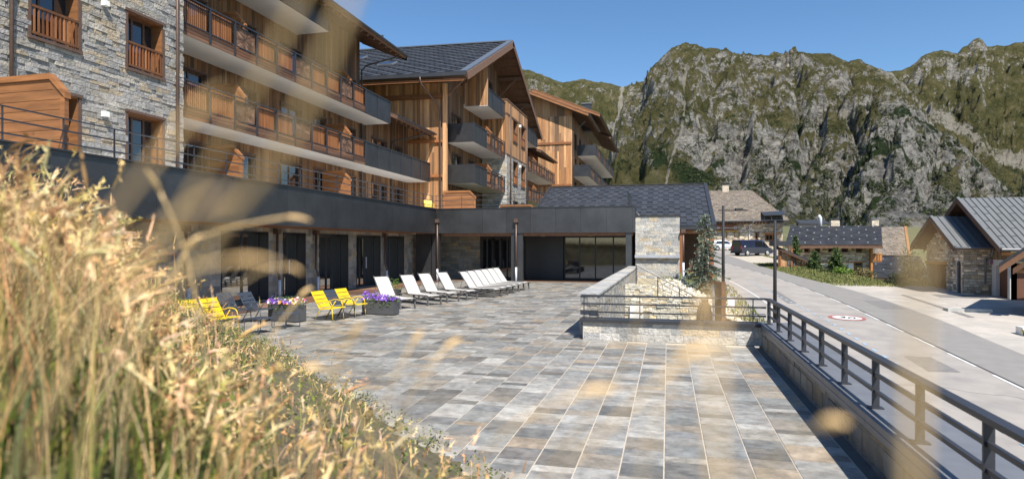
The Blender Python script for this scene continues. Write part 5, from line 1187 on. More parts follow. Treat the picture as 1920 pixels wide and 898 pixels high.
bush("weed_clump", "small yellow green weed clump against the white block", 13.6, 28.3, gz(13.6, 28.3), .25, .35, 31, mat("yellow_leaf", (.25, .25, .04), .6, .3, 8), 160, .06, cat="plant")
# white steel fence rail by white wall
fr_ = thing("steel_handrail", "thin dark steel handrail in front of the white wall", "railing", (20.4, 41.2, -.8))
for xx in (20.3, 20.9): MB().tube([(xx, 41.2, z_), (xx, 41.2, .55)], .025, 6).build("post", M_black, fr_)
for zz in (.45, .05): MB().tube([(20.1, 41.2, zz), (21.3, 41.2, zz)], .02, 6).build("rail", M_black, fr_)
# ------------------------------------------------------------------ vehicles
def loft(secs, name, m, parent, smooth=True, xf=None):
    mb = MB(); n = len(secs[0]); mb.v = [tuple(p) for s_ in secs for p in s_]
    for i in range(len(secs) - 1):
        for j in range(n - 1):
            mb.f.append((i * n + j, i * n + j + 1, (i + 1) * n + j + 1, (i + 1) * n + j)); mb.c.append((1, 1, 1))
    mb.f.append(tuple(range(n))[::-1]); mb.c.append((1, 1, 1)); mb.f.append(tuple((len(secs) - 1) * n + j for j in range(n))); mb.c.append((1, 1, 1))
    return mb.build(name, m, parent, smooth=False)
def vehicle(name, label, cat, x, y, a, prof, width, paint, wheels, wr, glass, lights, extra=None):
    """prof: list of (x, zbelt_low, zshoulder, zroof, half width roof) along the length"""
    t = thing(name, label, cat, (0, 0, 0)); hw = width / 2; secs = []
    for (px_, z0, zs, zr__, hr) in prof:
        secs.append([V(px_, -hw * .93, z0), V(px_, -hw, z0 + .18), V(px_, -hw, zs), V(px_, -hr, zr__ - .06), V(px_, -hr + .12, zr__), V(px_, hr - .12, zr__), V(px_, hr, zr__ - .06), V(px_, hw, zs), V(px_, hw, z0 + .18), V(px_, hw * .93, z0), V(px_, -hw * .93, z0)])
    loft(secs, "body", paint, t)
    for (quad_) in glass:
        for sd_ in (-1, 1):
            m = MB(); m.face([V(p_[0], sd_ * (p_[1] + .012), p_[2]) for p_ in quad_]); m.build("side_window", M_glass, t)
    for i, (wx_) in enumerate(wheels):
        for sd_ in (-1, 1):
            w_ = MB().tube([(wx_, sd_ * (hw - .2), wr), (wx_, sd_ * (hw + .01), wr)], wr, 24).build("wheel", mat("tyre", (.02, .02, .02), .8, .1, 5), t)
            MB().tube([(wx_, sd_ * (hw + .011), wr), (wx_, sd_ * (hw + .03), wr)], [wr * .66, wr * .6], 20).build("rim", mat("rim_metal", (.55, .55, .57), .3, .05, 5, metal=.6), w_)
            ac = MB(); 
            for k in range(10):
                t0, t1 = math.pi * k / 10, math.pi * (k + 1) / 10; ac.face([V(wx_ + r_ * math.cos(q), sd_ * (hw + .006), wr + r_ * math.sin(q)) for r_, q in ((wr * 1.02, t0), (wr * 1.16, t0), (wr * 1.16, t1), (wr * 1.02, t1))])
            ac.build("wheel_arch", M_black, t)
    for (lx, ly, lz, s_, nm, mt) in lights:
        for sd_ in (-1, 1): MB().box(lx - .03, lx + .03, sd_ * ly - .1, sd_ * ly + .1, lz - s_, lz + s_).build(nm, mt, t)
    if extra: extra(t)
    t.location = (x, y, gz(x, y) + .02); t.rotation_euler = (0, 0, R(a)); return t
M_vanp = mat("dark_blue_paint", (.012, .018, .045), .28, .05, 2, spec=.7); M_vanp.node_tree.nodes["Principled BSDF"].inputs["Coat Weight"].default_value = .6
M_silver = mat("white_car_paint", (.62, .64, .66), .3, .04, 2, spec=.6)
M_tail = mat("tail_light_red", (.45, .02, .02), .3, .05, 5); M_head = mat("head_light", (.7, .72, .75), .15, .05, 5)
vp = [(-2.45, .45, .98, 1.75, .78), (-2.38, .32, 1.0, 1.92, .84), (-1.6, .26, 1.02, 1.97, .86), (.0, .26, 1.02, 1.97, .86), (.75, .26, 1.0, 1.93, .85), (1.05, .26, 1.0, 1.84, .83), (1.75, .26, .98, 1.22, .80), (2.15, .28, .92, 1.08, .78), (2.42, .34, .78, .92, .74), (2.5, .42, .65, .75, .68)]
hwv = .95
def vext(t):
    MB().obox((.96, -.76, 1.77), (.74, .02, -.50), (0, 1.48, 0), (.015, 0, .02)).build("windscreen", M_glass, t)
    MB().box(-2.475, -2.45, -.7, .7, 1.15, 1.7).build("rear_window", M_glass, t); MB().box(-2.52, -2.42, -.9, .9, .32, .55, (.6, .6, .6)).build("bumper", M_black, t); MB().box(2.4, 2.54, -.85, .85, .32, .52).build("bumper", M_black, t)
    MB().box(1.0, 1.2, -1.1, -.96, 1.15, 1.38).build("mirror", M_black, t); MB().box(1.0, 1.2, .96, 1.1, 1.15, 1.38).build("mirror", M_black, t)
    MB().box(-2.0, 2.0, -.965, -.955, .58, .66, (1.6, 1.6, 1.7)).build("trim_strip", M_black, t)
    lg_ = MB()
    for k in range(4): lg_.obox((-2.12 + .06 * k, -.972, 1.1 + .03 * (k % 2)), (.05, 0, .12 - .02 * k), (.05, 0, 0), (0, -.004, 0))
    lg_.build("door_emblem", M_white, t)
def sw_(y0, z): return y0
gl = [[(-.35, .945, 1.1), (.85, .945, 1.1), (.78, .872, 1.74), (-.35, .872, 1.76)], [(.95, .94, 1.08), (1.75, .94, 1.08), (1.22, .875, 1.62), (.95, .872, 1.70)]]
vx, vy = 10.2, 81.8
vehicle("parked_van", "dark blue panel van parked in front of the restaurant", "van", vx, vy, 36, vp, 1.9, M_vanp, (-1.55, 1.6), .34, gl, [(-2.46, .82, 1.0, .22, "tail_light", M_tail), (2.42, .7, .78, .09, "headlight", M_head)], vext)
cp_ = [(-2.0, .45, .85, 1.0, .6), (-1.95, .32, .9, 1.15, .62), (-1.55, .26, .92, 1.44, .6), (-.6, .24, .92, 1.5, .62), (.25, .24, .92, 1.46, .6), (.95, .24, .9, 1.02, .62), (1.6, .26, .82, .92, .62), (1.95, .32, .68, .78, .58), (2.02, .42, .6, .66, .5)]
cgl = [[(-1.5, .845, .96), (-.45, .845, .96), (-.45, .66, 1.36), (-1.35, .66, 1.34)], [(-.38, .845, .96), (.75, .845, .96), (.22, .66, 1.34), (-.38, .66, 1.37)]]
def cext(t):
    MB().obox((.32, -.56, 1.40), (.60, 0, -.37), (0, 1.12, 0), (.015, 0, .02)).build("windscreen", M_glass, t); MB().obox((-1.90, -.55, 1.12), (.28, 0, .27), (0, 1.1, 0), (-.015, 0, .02)).build("rear_window", M_glass, t)
    MB().box(-2.06, -1.96, -.8, .8, .32, .5).build("bumper", M_black, t)
vehicle("parked_car", "silver white hatchback parked beside the restaurant wall", "car", 7.9, 94.3, 16, cp_, 1.7, M_silver, (-1.25, 1.25), .3, cgl, [(-1.97, .68, .85, .14, "tail_light", M_tail), (1.97, .58, .66, .08, "headlight", M_head)], cext)
fn = thing("low_fence", "low thin wire fence between the van and the road", "fence", (6.6, 88, 1.2))
for i in range(5):
    a_ = V(7.2 + i * .9, 86 + i * .3, 0); a_.z = gz(a_.x, a_.y); MB().tube([a_, a_ + V(0, 0, .9)], .04, 5).build("post", M_black, fn)
for zz in (.45, .85): MB().tube([(7.2, 86, gz(7.2, 86) + zz), (10.8, 87.2, gz(10.8, 87.2) + zz)], .025, 5).build("rail", M_black, fn)
# verge plants, small spruces and hedges by the slate house
for k, (u_, v_top, Z_, rr_, lb) in enumerate(((1492, 441, 62, .9, "yellow green young spruce behind the shed roof"), (1528, 470, 55, .9, "sparse young spruce leaning over the shed end"), (1568, 462, 52, 1.15, "young spruce in front of the slate house windows"))):
    q = at(u_, 460, Z_); zb_ = gz(q.x, q.y) - .4; zt_ = 2.2 - (v_top - 460) / 1150 * Z_
    spruce("young_spruce", lb, "tree", q.x, q.y, zb_, zt_ - zb_, rr_, 40 + k, M_gsp, "young spruces by the slate house", size=.15, tiers=22, top_thin=.75, gappy=.45)
for k, (u_, Z_, rr_, h_, lb, m_) in enumerate(((1722, 46, 1.5, 2.6, "big dark bush left of the stone garage gable", M_dsp), (1650, 50, 1.1, 1.0, "low green bush at the parking edge", M_leaf), (1610, 50, 1.3, 1.0, "reddish green bush under the house windows", mat("rusty_leaf", (.17, .14, .05), .7, .3, 5)), (1690, 48, 1.4, 1.2, "dark low hedge right of the green bush", M_dsp), (1585, 50.5, 1.0, .8, "small olive bush beside the road verge", M_leafb))):
    q = at(u_, 460, Z_); bush("bush", lb, q.x, q.y, terrain_z(q.x, q.y) - .1, rr_, h_, 60 + k, m_, 1500, .16, "bushes along the parking edge")
def scatter_grass(name, label, pts, h, w, m, seed, lean=.3, cat="grass"):
    rnd = random.Random(seed); mb = MB()
    for (x, y, z, hh_) in pts:
        a = rnd.uniform(0, 6.28); d = V(math.cos(a), math.sin(a), 0); n2 = V(-d.y, d.x, 0) * w; L_ = hh_ * rnd.uniform(.6, 1.2); ln = rnd.uniform(0, lean)
        P0 = V(x, y, z - .03); P1 = P0 + V(0, 0, L_ * .6) + d * L_ * ln * .4; P2 = P0 + V(0, 0, L_) + d * L_ * ln
        c = rnd.choice(((1, 1, 1), (1.3, 1.2, 1.1), (.6, .75, .5), (.45, .65, .35)))
        mb.face([P0 - n2, P0 + n2, P1 + n2 * .8, P1 - n2 * .8], c); mb.face([P1 - n2 * .8, P1 + n2 * .8, P2], c)
    return tag(mb.build(name, m), label, cat, kind='stuff')
M_straw2 = mat("verge_straw", (.19, .19, .07), .8, .25, 2)
rnd = random.Random(11); pts = []
for _ in range(16000):
    y = rnd.uniform(46.5, 82); ex = edge_x(y); x = ex + .1 + rnd.random() ** 1.3 * 4.5
    if 68 < y < 90 and x < ex + 4: continue
    pts.append((x, y, terrain_z(x, y), .09 + .16 * smooth(0, 3, x - ex)))
for _ in range(2500):
    x = rnd.uniform(11, 24); y = 48.2 + (x - 11) * -.12 + rnd.uniform(0, 3.0); pts.append((x, y, terrain_z(x, y), .22))
for _ in range(2500):
    x = rnd.uniform(-.5, 4.2); y = rnd.uniform(27, 44); 
    if x < 2.6 and y < 34: continue
    pts.append((x, y, max(rockz(x, y), gz(x, y)), .2))
scatter_grass("verge_grass", "dry yellow and green verge grass along the road edge", pts, .5, .03, M_straw2, 3)
# ------------------------------------------------------------------ mountains
def mt_mat():
    m = bpy.data.materials.new("mountain_rock_and_turf"); m.use_nodes = True; nt = m.node_tree; N = nt.nodes; L = nt.links; p = N["Principled BSDF"]; p.inputs["Roughness"].default_value = .95; p.inputs["Specular IOR Level"].default_value = .1
    geo = N.new("ShaderNodeNewGeometry"); A = N.new("ShaderNodeAttribute"); A.attribute_name = "mask"; sp = N.new("ShaderNodeSeparateColor"); L.new(A.outputs["Color"], sp.inputs[0])
    def nz(scale, det=10, ro=.7, st=(1, 1, 1)):
        mp = N.new("ShaderNodeMapping"); mp.inputs["Scale"].default_value = st; L.new(geo.outputs["Position"], mp.inputs[0])
        n = N.new("ShaderNodeTexNoise"); n.inputs["Scale"].default_value = scale; n.inputs["Detail"].default_value = det; n.inputs["Roughness"].default_value = ro; L.new(mp.outputs[0], n.inputs["Vector"]); return n.outputs[0]
    def ramp(src, stops):
        r = N.new("ShaderNodeValToRGB"); e = r.color_ramp.elements
        while len(e) < len(stops): e.new(.5)
        for q, (pos, c) in zip(e, stops): q.position = pos; q.color = (*c, 1)
        L.new(src, r.inputs[0]); return r.outputs[0]
    def mx(f, a, b):
        k = N.new("ShaderNodeMix"); k.data_type = 'RGBA'; L.new(f, k.inputs[0]); L.new(a, k.inputs[6]); L.new(b, k.inputs[7]); return k.outputs[2]
    def add(a, b, op='ADD', c=None):
        k = N.new("ShaderNodeMath"); k.operation = op; L.new(a, k.inputs[0])
        if hasattr(b, 'links'): L.new(b, k.inputs[1])
        else: k.inputs[1].default_value = b
        return k.outputs[0]
    def mrange(a, lo, hi):
        k = N.new("ShaderNodeMapRange"); k.inputs[1].default_value = lo; k.inputs[2].default_value = hi; L.new(a, k.inputs[0]); return k.outputs[0]
    fine = nz(.12, 10, .75); fine2 = nz(.035, 10, .7); strat = nz(.06, 12, .78, (1, 1, 2.2)); vfine = nz(.4, 6, .7)
    rock = ramp(add(strat, add(add(vfine, -.5), .35, 'MULTIPLY')), [(.32, (.05, .047, .045)), (.42, (.20, .19, .175)), (.50, (.34, .32, .285)), (.60, (.56, .53, .47))])
    turf = ramp(fine2, [(.3, (.055, .060, .022)), (.45, (.105, .103, .040)), (.55, (.155, .14, .06)), (.7, (.25, .22, .125))])
    scree = ramp(vfine, [(.3, (.34, .31, .25)), (.7, (.50, .46, .38))]); shrub = ramp(vfine, [(.3, (.018, .032, .012)), (.7, (.05, .075, .028))])
    rm = mrange(add(sp.outputs[0], add(add(add(fine, -.5), 1.25, 'MULTIPLY'), add(add(vfine, -.5), .5, 'MULTIPLY'))), .42, .58)
    c = mx(rm, turf, rock)
    sm = mrange(add(sp.outputs[2], add(add(fine2, -.5), .9, 'MULTIPLY')), .5, .62); c = mx(sm, c, scree)
    gm_ = mrange(add(sp.outputs[1], add(add(fine, -.5), 1.6, 'MULTIPLY')), .48, .58); c = mx(gm_, c, shrub)
    L.new(c, p.inputs["Base Color"])
    b = N.new("ShaderNodeBump"); b.inputs["Strength"].default_value = 1; b.inputs["Distance"].default_value = 16; L.new(add(add(fine, add(strat, 1.2, 'MULTIPLY')), add(vfine, .25, 'MULTIPLY')), b.inputs["Height"]); L.new(b.outputs[0], p.inputs["Normal"])
    return m
M_mt = mt_mat()
def interp(pts, u):
    if u <= pts[0][0]: return pts[0][1]
    for (a, va), (b, vb) in zip(pts, pts[1:]):
        if u <= b: return va + (vb - va) * (u - a) / (b - a)
    return pts[-1][1]
def gully(u, v, line, w):
    """closeness to a surveyed gully line (v -> u)"""
    if v < line[0][0] or v > line[-1][0]: return 0
    return max(0, 1 - abs(u - interp(line, v)) / w)
TREESPOTS = []
def massif(name, ridge, dr, df, u0, u1, nu, nv, amp, seed, rockf, shrubf, screef, foot_drop=10, shape=1.0, carve=()):
    """terrain sheet rising from distance df to a crest at distance dr whose skyline is surveyed from the photograph"""
    rows = []; o3 = V(seed * 13.1, seed * 7.7, 0)
    nb = int(nv * .12)
    co = np.zeros(((nv + nb + 1) * (nu + 1), 3)); hgt = {}
    for i in range(nu + 1):
        u = u0 + (u1 - u0) * i / nu; D = dr(u) if callable(dr) else dr; F = df(u) if callable(df) else df
        v = interp(ridge, u); 
        zr_ = 2.2 + (460 - v) / 1150 * D; zf_ = gz(*at(u, 460, F).xy) - foot_drop
        for j in range(nv + nb + 1):
            t = j / nv
            Z = F + (D - F) * t; P = at(u, 460, Z)
            if t <= 1:
                base = zf_ + (zr_ - zf_) * (t ** shape)
                env = min(1, t * 5) * (1 - .86 * smooth(.8, 1.0, t))
            else: base = zr_ - (Z - D) * .7; env = .2
            q = V(P.x, P.y, 0)
            g1 = noise.ridged_multi_fractal(q * (1 / 170) + o3, 1.0, 2.1, 5, 1.0, 2.0)
            g2 = noise.fractal(V(P.x, P.y, base * .6) * (1 / 45) + o3, 1.0, 2.0, 4)
            g3 = noise.fractal(V(P.x, P.y, base) * (1 / 12) + o3, .9, 2.0, 3)
            g4 = noise.ridged_multi_fractal(V(P.x, P.y, base * .3) * (1 / 48) + o3, .9, 2.1, 4, 1.0, 2.0)
            dz = amp * ((g1 - 1.1) * .5 + g2 * .4 + (g4 - 1.1) * .22) + amp * .2 * g3
            if t > .85: dz += 3.0 * g3 * smooth(.85, 1, t) + 4 * g2 * smooth(.9, 1, t)
            vb_ = 460 - (base - 2.2) / Z * 1150; u_w = u + 9 * g2
            for ln_, w_, dp_ in carve: dz -= dp_ * gully(u_w, vb_, ln_, w_) * (1 if t < .9 else 0)
            co[j * (nu + 1) + i] = (P.x, P.y, base + dz * env)
    me = bpy.data.meshes.new(name); fs_ = [(j * (nu + 1) + i, j * (nu + 1) + i + 1, (j + 1) * (nu + 1) + i + 1, (j + 1) * (nu + 1) + i) for j in range(nv + nb) for i in range(nu)]
    me.from_pydata(co.tolist(), [], fs_); me.update()
    me.polygons.foreach_set("use_smooth", [True] * len(me.polygons))
    nr = np.zeros(len(me.vertices) * 3); me.vertices.foreach_get("normal", nr); nr = nr.reshape(-1, 3)
    cols = np.ones((len(me.vertices), 4), dtype=np.float32)
    for j in range(nv + nb + 1):
        for i in range(nu + 1):
            k = j * (nu + 1) + i; u = u0 + (u1 - u0) * i / nu; t = j / nv; P = co[k]
            Zp = depth(P[0], P[1]); v = 460 - (P[2] - 2.2) / Zp * 1150
            slope = 1 - abs(nr[k][2]); n1 = .85 * noise.fractal(V(*P) * (1 / 60) + o3 * 2, 1, 2, 4); n2_ = noise.fractal(V(*P) * (1 / 28) - o3, 1, 2, 4)
            cols[k][0] = min(1, max(0, rockf(u, v, slope) + n1 * .35)); cols[k][1] = min(1, max(0, shrubf(u, v, slope) + n2_ * .6)); cols[k][2] = min(1, max(0, screef(u, v, slope) + n1 * .4))
    a_ = me.attributes.new("mask", 'FLOAT_COLOR', 'POINT'); a_.data.foreach_set("color", cols.ravel())
    me.materials.append(M_mt); o = bpy.data.objects.new(name, me); COL.objects.link(o); o["kind"] = "structure"
    return co, nu, nv, u0, u1
RA = [(860, 130), (980, 131), (1005, 136), (1030, 146), (1055, 158), (1075, 152), (1090, 150), (1110, 151), (1130, 156), (1148, 159), (1165, 164), (1185, 158), (1220, 150), (1260, 150), (1330, 170)]
RB = [(1125, 420), (1135, 372), (1145, 300), (1158, 235), (1172, 205), (1190, 182), (1203, 170), (1210, 150), (1222, 130), (1245, 108), (1258, 92), (1270, 86), (1290, 85), (1312, 88), (1340, 93), (1365, 97), (1383, 104), (1410, 106), (1435, 107), (1460, 101), (1480, 98), (1500, 97), (1512, 99), (1530, 102), (1555, 104), (1575, 112), (1590, 118), (1600, 114), (1612, 113), (1625, 120), (1638, 128), (1655, 134), (1672, 140), (1700, 170), (1730, 215), (1760, 260)]
RC = [(1560, 175), (1620, 150), (1650, 139), (1668, 136), (1690, 133), (1705, 126), (1720, 115), (1735, 102), (1748, 97), (1765, 95), (1780, 99), (1795, 101), (1803, 90), (1815, 87), (1825, 76), (1835, 71), (1843, 76), (1850, 85), (1868, 84), (1885, 86), (1900, 80), (1920, 77), (1960, 74), (2040, 90), (2120, 110)]
RD = [(1560, 420), (1585, 330), (1610, 265), (1640, 215), (1660, 196), (1690, 195), (1712, 208), (1740, 232), (1765, 250), (1790, 262), (1815, 283), (1835, 305), (1860, 330), (1885, 352), (1910, 372), (1950, 395), (2000, 410)]
scA = [(160, 1168), (215, 1160), (280, 1145)]
gB1 = [(120, 1290), (150, 1282), (200, 1284), (250, 1277), (300, 1258), (350, 1248)]
gB2 = [(190, 1560), (230, 1600), (265, 1625), (290, 1625), (330, 1600), (380, 1560), (420, 1545)]
massif("mountain_left", RA, 1900, 900, 860, 1330, 230, 90, 60, 1, lambda u, v, s: .12 + s * .55, lambda u, v, s: .1 + .2 * (v > 230), lambda u, v, s: .1 + .75 * gully(u, v, scA, 9), shape=.95)
massif("mountain_massif", RB, 1050, 430, 1120, 1765, 480, 250, 52, 2, lambda u, v, s: .10 + s * .66 + .17 * smooth(230, 330, v) * smooth(1230, 1350, u) - .35 * (1 - smooth(1240, 1300, u)) * smooth(290, 330, v), lambda u, v, s: .06 + .36 * smooth(170, 300, v) - .2 * s - .4 * (1 - smooth(1240, 1290, u)) * smooth(310, 330, v) - .15 * smooth(1540, 1600, u) * (1 - smooth(300, 380, v)),
       lambda u, v, s: .05 + .22 * (1 - smooth(100, 160, v)) + .75 * gully(u, v, gB1, 7) + .75 * gully(u, v, gB2, 16) + .35 * smooth(1590, 1650, u) * (1 - smooth(180, 240, v)), shape=.9,
       carve=((gB1, 14, 12), (gB2, 26, 26), ([(140, 1400), (220, 1418), (300, 1385), (400, 1370)], 22, 18), ([(130, 1480), (200, 1500), (280, 1462), (410, 1440)], 24, 20), ([(120, 1335), (200, 1348), (330, 1312)], 18, 12), ([(180, 1215), (260, 1205), (400, 1190)], 16, 12), ([(200, 1540), (300, 1510), (410, 1490)], 20, 16)))
massif("mountain_right", RC, 1800, 900, 1560, 2120, 300, 130, 60, 3, lambda u, v, s: -.02 + s * .7 + .22 * (1 - smooth(130, 190, v)) * (1 - smooth(1850, 1870, u) * .6), lambda u, v, s: .02 + .25 * smooth(270, 330, v), lambda u, v, s: .14 + .5 * max(0, 1 - abs((v - 190) - (u - 1700) * .55) / 45), shape=.95)
coD = massif("mountain_spur", RD, 760, 330, 1560, 2010, 330, 170, 34, 4, lambda u, v, s: .38 + s * .75, lambda u, v, s: .30 + .12 * smooth(1840, 1900, u), lambda u, v, s: .05, shape=.85, carve=(([(230, 1700), (300, 1660), (400, 1600)], 22, 14), ([(260, 1770), (330, 1740), (400, 1690)], 22, 14), ([(300, 1840), (350, 1820), (410, 1790)], 18, 10)))
# conifers on the lower slopes, each its own tree, sharing three meshes
from mathutils.bvhtree import BVHTree
bpy.context.view_layer.update()
def bvh_of(names):
    vs, fs_ = [], []
    for n in names:
        me = bpy.data.objects[n].data; k = len(vs); vs += [tuple(v.co) for v in me.vertices]; fs_ += [tuple(k + i for i in p.vertices) for p in me.polygons]
    return BVHTree.FromPolygons(vs, fs_)
bv = bvh_of(["mountain_massif", "mountain_spur", "mountain_right"])
def far_tree_mesh(seed):
    rnd = random.Random(seed); mb = MB(); h = 12.
    for i in range(11):
        f = i / 11; z = h * (.06 + .94 * f); r_ = 2.3 * (1 - f) ** .8 * rnd.uniform(.8, 1.15) + .15; n = 7; off = rnd.uniform(0, 1)
        for k in range(n):
            a0, a1 = 6.283 * (k + off) / n, 6.283 * (k + .8 + off) / n; rr_ = r_ * rnd.uniform(.7, 1.2); c = rnd.choice(((1, 1, 1), (1.4, 1.3, 1.1), (.7, .75, .7)))
            mb.face([(0, 0, z + 1.3), (rr_ * math.cos(a0), rr_ * math.sin(a0), z - .5), (rr_ * math.cos(a1), rr_ * math.sin(a1), z - .5)], c)
    return mb
M_far = mat("far_conifer", (.036, .045, .020), .9, .3, .2)
protos = []
for k in range(3):
    t = thing("far_spruce", "dark spruce on the rocky mountainside", "tree", (0, 0, 0), "dark spruces on the mountainside"); far_tree_mesh(k).build("crown", M_far, t)
    MB().tube([(0, 0, -1), (0, 0, 11)], [.22, .05], 5).build("trunk", mat("bark", (.12, .085, .06), .9, .3, 10), t); protos.append(t)
rnd = random.Random(77); zones = [(1500, 1600, 330, 415, 50), (1860, 1935, 310, 378, 40), (1640, 1700, 200, 300, 18), (1700, 1860, 250, 380, 36), (1500, 1640, 200, 330, 28), (1300, 1500, 250, 380, 22), (1590, 1640, 260, 400, 14)]
cnt = 0
for (ua, ub, va, vb, n) in zones:
    for _ in range(n):
        u, v = rnd.uniform(ua, ub), rnd.uniform(va, vb); d = (at(u, v, 1) - V(0, 0, 2.2)); hit = bv.ray_cast(V(0, 0, 2.2), d.normalized())
        if hit[0] is None: continue
        src = protos[cnt % 3]; o = src if cnt < 3 else copy_tree(src); s_ = rnd.uniform(.35, .8); o.location = hit[0] - V(0, 0, .5); o.scale = (s_ * rnd.uniform(.8, 1.2), s_ * rnd.uniform(.8, 1.2), s_); o.rotation_euler = (0, 0, rnd.uniform(0, 6)); cnt += 1
# scrub bushes on the slopes: nobody could count them
sb_ = MB(); 
for _ in range(20000):
    u = rnd.uniform(1150, 1930); v = rnd.uniform(170, 425)
    n_ = noise.fractal(V(u / 38, v / 30, 3), 1, 2, 4) 
    if n_ < .0 + rnd.uniform(0, .3) - .12 * smooth(200, 330, v) : continue
    if u < 1260 and v > 315: continue
    d = (at(u, v, 1) - V(0, 0, 2.2)); hit = bv.ray_cast(V(0, 0, 2.2), d.normalized())
    if hit[0] is None: continue
    P = hit[0]; r_ = rnd.uniform(.5, 1.6) * (1 if hit[3] < 900 else 1.3)
    c = rnd.choice(((1, 1, 1), (1.5, 1.5, 1.2), (.7, .7, .7), (2.0, 1.9, 1.3)))
    for kk in range(7):
        q = P + V(rnd.gauss(0, .5), rnd.gauss(0, .5), rnd.uniform(0, .9)) * r_
        a_ = V(rnd.gauss(0, 1), rnd.gauss(0, 1), rnd.gauss(0, .7)).normalized() * r_ * rnd.uniform(.5, 1); b_ = V(rnd.gauss(0, 1), rnd.gauss(0, 1), rnd.gauss(0, 1)).normalized() * r_ * rnd.uniform(.4, .8)
        sb_.face([q - a_ * .5, q + b_, q + a_ * .5, q - b_ * .4], c)
tag(sb_.build("mountain_scrub", M_far), "dark green scrub clinging to the mountain slopes", "scrub", kind='stuff')
# ------------------------------------------------------------------ grass bank in the foreground
def bank_d(x, y): return (x + 1) * -.673 + (y - 5) * -.740
def bank_z(x, y):
    d = bank_d(x, y)
    if d <= 0: return -.05
    z = min(2.05, .55 * d) if d < 3.2 else min(2.3, 1.76 + (d - 3.2) * .22)
    z *= 1 - smooth(10.0, 13.5, y) * (1 - .0)
    return z * smooth(0, .5, d) + .05 * noise.noise(V(x * 1.3, y * 1.3, 5))
tag(heap("grass_bank", -15.2, 1.78, -4, 14, lambda x, y: max(-.06, bank_z(x, y)), mat("bank_soil", (.13, .105, .06), .95, .4, 3, bump=.6, bscale=15, bdist=.03, tint=(.10, .12, .03), tscale=1.5, tamt=.7), 120, 120), kind='structure')
rs = np.random.default_rng(5)
def ribbon_grass(name, label, n, hrange, wr, col, mat_, zone, seed, head=False, bend=.75, wind=(.55, .1), leafy=False):
    rs = np.random.default_rng(seed); rnd = random.Random(seed); mb = MB(); made = 0
    while made < n:
        x, y, keep, hs = zone(rnd)
        if rnd.random() > keep: continue
        made += 1; z = bank_z(x, y) - .02
        L_ = rnd.uniform(*hrange) * hs
        a = rnd.uniform(0, 6.28); d = V(math.cos(a) * .95 + wind[0], math.sin(a) * .95 + wind[1], 0); bd_ = bend * rnd.uniform(.3, 1.3)
        k = 5; q_ = rnd.random(); f_ = smooth(60, 380, uof(x, y)[0]) * (1 - .75 * smooth(480, 640, uof(x, y)[0])); slack = (rnd.uniform(-.05, .03) if q_ < .09 else rnd.uniform(.005 + .05 * f_, .07 + .17 * f_)) if not leafy else rnd.uniform(.06, .28)
        for tries in range(9):
            P = []
            for i in range(k + 1):
                t = i / k; P.append(V(x, y, z) + V(0, 0, L_ * (t - .35 * bd_ * t * t)) + d * (L_ * .55 * bd_ * t * t))
            if min(grass_room(*P[3]), grass_room(*P[5])) > (slack + .10 * f_ * noise.noise(V(x * 1.4, y * 1.4, 9))) * depth(x, y): break
            L_ *= .78
        if L_ < .05: continue
        w_ = rnd.uniform(*wr); n2 = V(rnd.gauss(0, 1), rnd.gauss(0, 1), 0).normalized()
        c0 = rnd.choice(col); c0 = tuple(q * rnd.uniform(.85, 1.15) for q in c0)
        b0 = len(mb.v)
        for i in range(k + 1):
            ww = w_ * (1 - (i / k) ** (2.2 if leafy else 4) * .9); mb.v.append(tuple(P[i] - n2 * ww)); mb.v.append(tuple(P[i] + n2 * ww))
        for i in range(k): mb.f.append((b0 + 2 * i, b0 + 2 * i + 1, b0 + 2 * i + 3, b0 + 2 * i + 2)); mb.c.append(c0)
        if head and rnd.random() < .7:
            dr_ = (P[-1] - P[-2]).normalized(); hl = rnd.uniform(.04, .11); hw = rnd.uniform(.0022, .0045); hc = tuple(q * 1.12 for q in c0)
            pts = [P[-1] + dr_ * hl * s_ + V(0, 0, -.02 * s_ * s_) for s_ in (0, .25, .6, 1)]
            mb.tube(pts, [hw * .4, hw, hw * .8, hw * .15], 4, hc, False)
            for _ in range(5):
                q = pts[0] + dr_ * hl * rnd.uniform(0, .9); e = V(rnd.gauss(0, 1), rnd.gauss(0, 1), rnd.gauss(0, 1) + .4).normalized() * .02; s2_ = e.orthogonal().normalized() * .003
                mb.face([q - s2_, q + s2_, q + e], hc)
    return tag(mb.build(name, mat_), label, "grass", kind='stuff')
M_straw = mat("dry_straw", (.64, .465, .25), .7, .15, 2); M_green = mat("bank_green", (.07, .10, .022), .7, .3, 3)
for m_ in (M_straw, M_green):
    p_ = m_.node_tree.nodes["Principled BSDF"]; p_.inputs["Transmission Weight"].default_value = 0
SCOL = ((1.25, 1.22, 1.15), (.3, .22, .16), (1.1, .98, .78), (.34, .3, .2), (1, 1, 1), (1.2, 1.2, 1.15), (.7, .58, .45), (.42, .31, .22), (1.05, .92, .7), (.5, .42, .26), (.62, .66, .36), (.85, .74, .58)); GCOL = ((1, 1, 1), (1.4, 1.25, .9), (.6, .7, .6), (1.8, 1.5, .8), (2.2, 1.7, .9))
def uof(x, y):
    Z = depth(x, y); return 960 + 1150 * (x * CT + y * ST) / max(Z, .05), Z
CONT = [(-400, 200), (0, 265), (100, 300), (200, 365), (260, 430), (310, 520), (350, 575), (410, 598), (470, 612), (540, 640), (620, 695), (720, 760), (850, 825), (950, 875), (1020, 920), (1300, 1000)]
def grass_room(x, y, z):
    u, Z = uof(x, y); v = CONT[-1][1]
    for (a, va), (b, vb) in zip(CONT, CONT[1:]):
        if a <= u <= b: v = va + (vb - va) * (u - a) / (b - a); break
    if u < CONT[0][0]: v = CONT[0][1]
    return 2.2 - (v - 460) / 1150 * Z - z
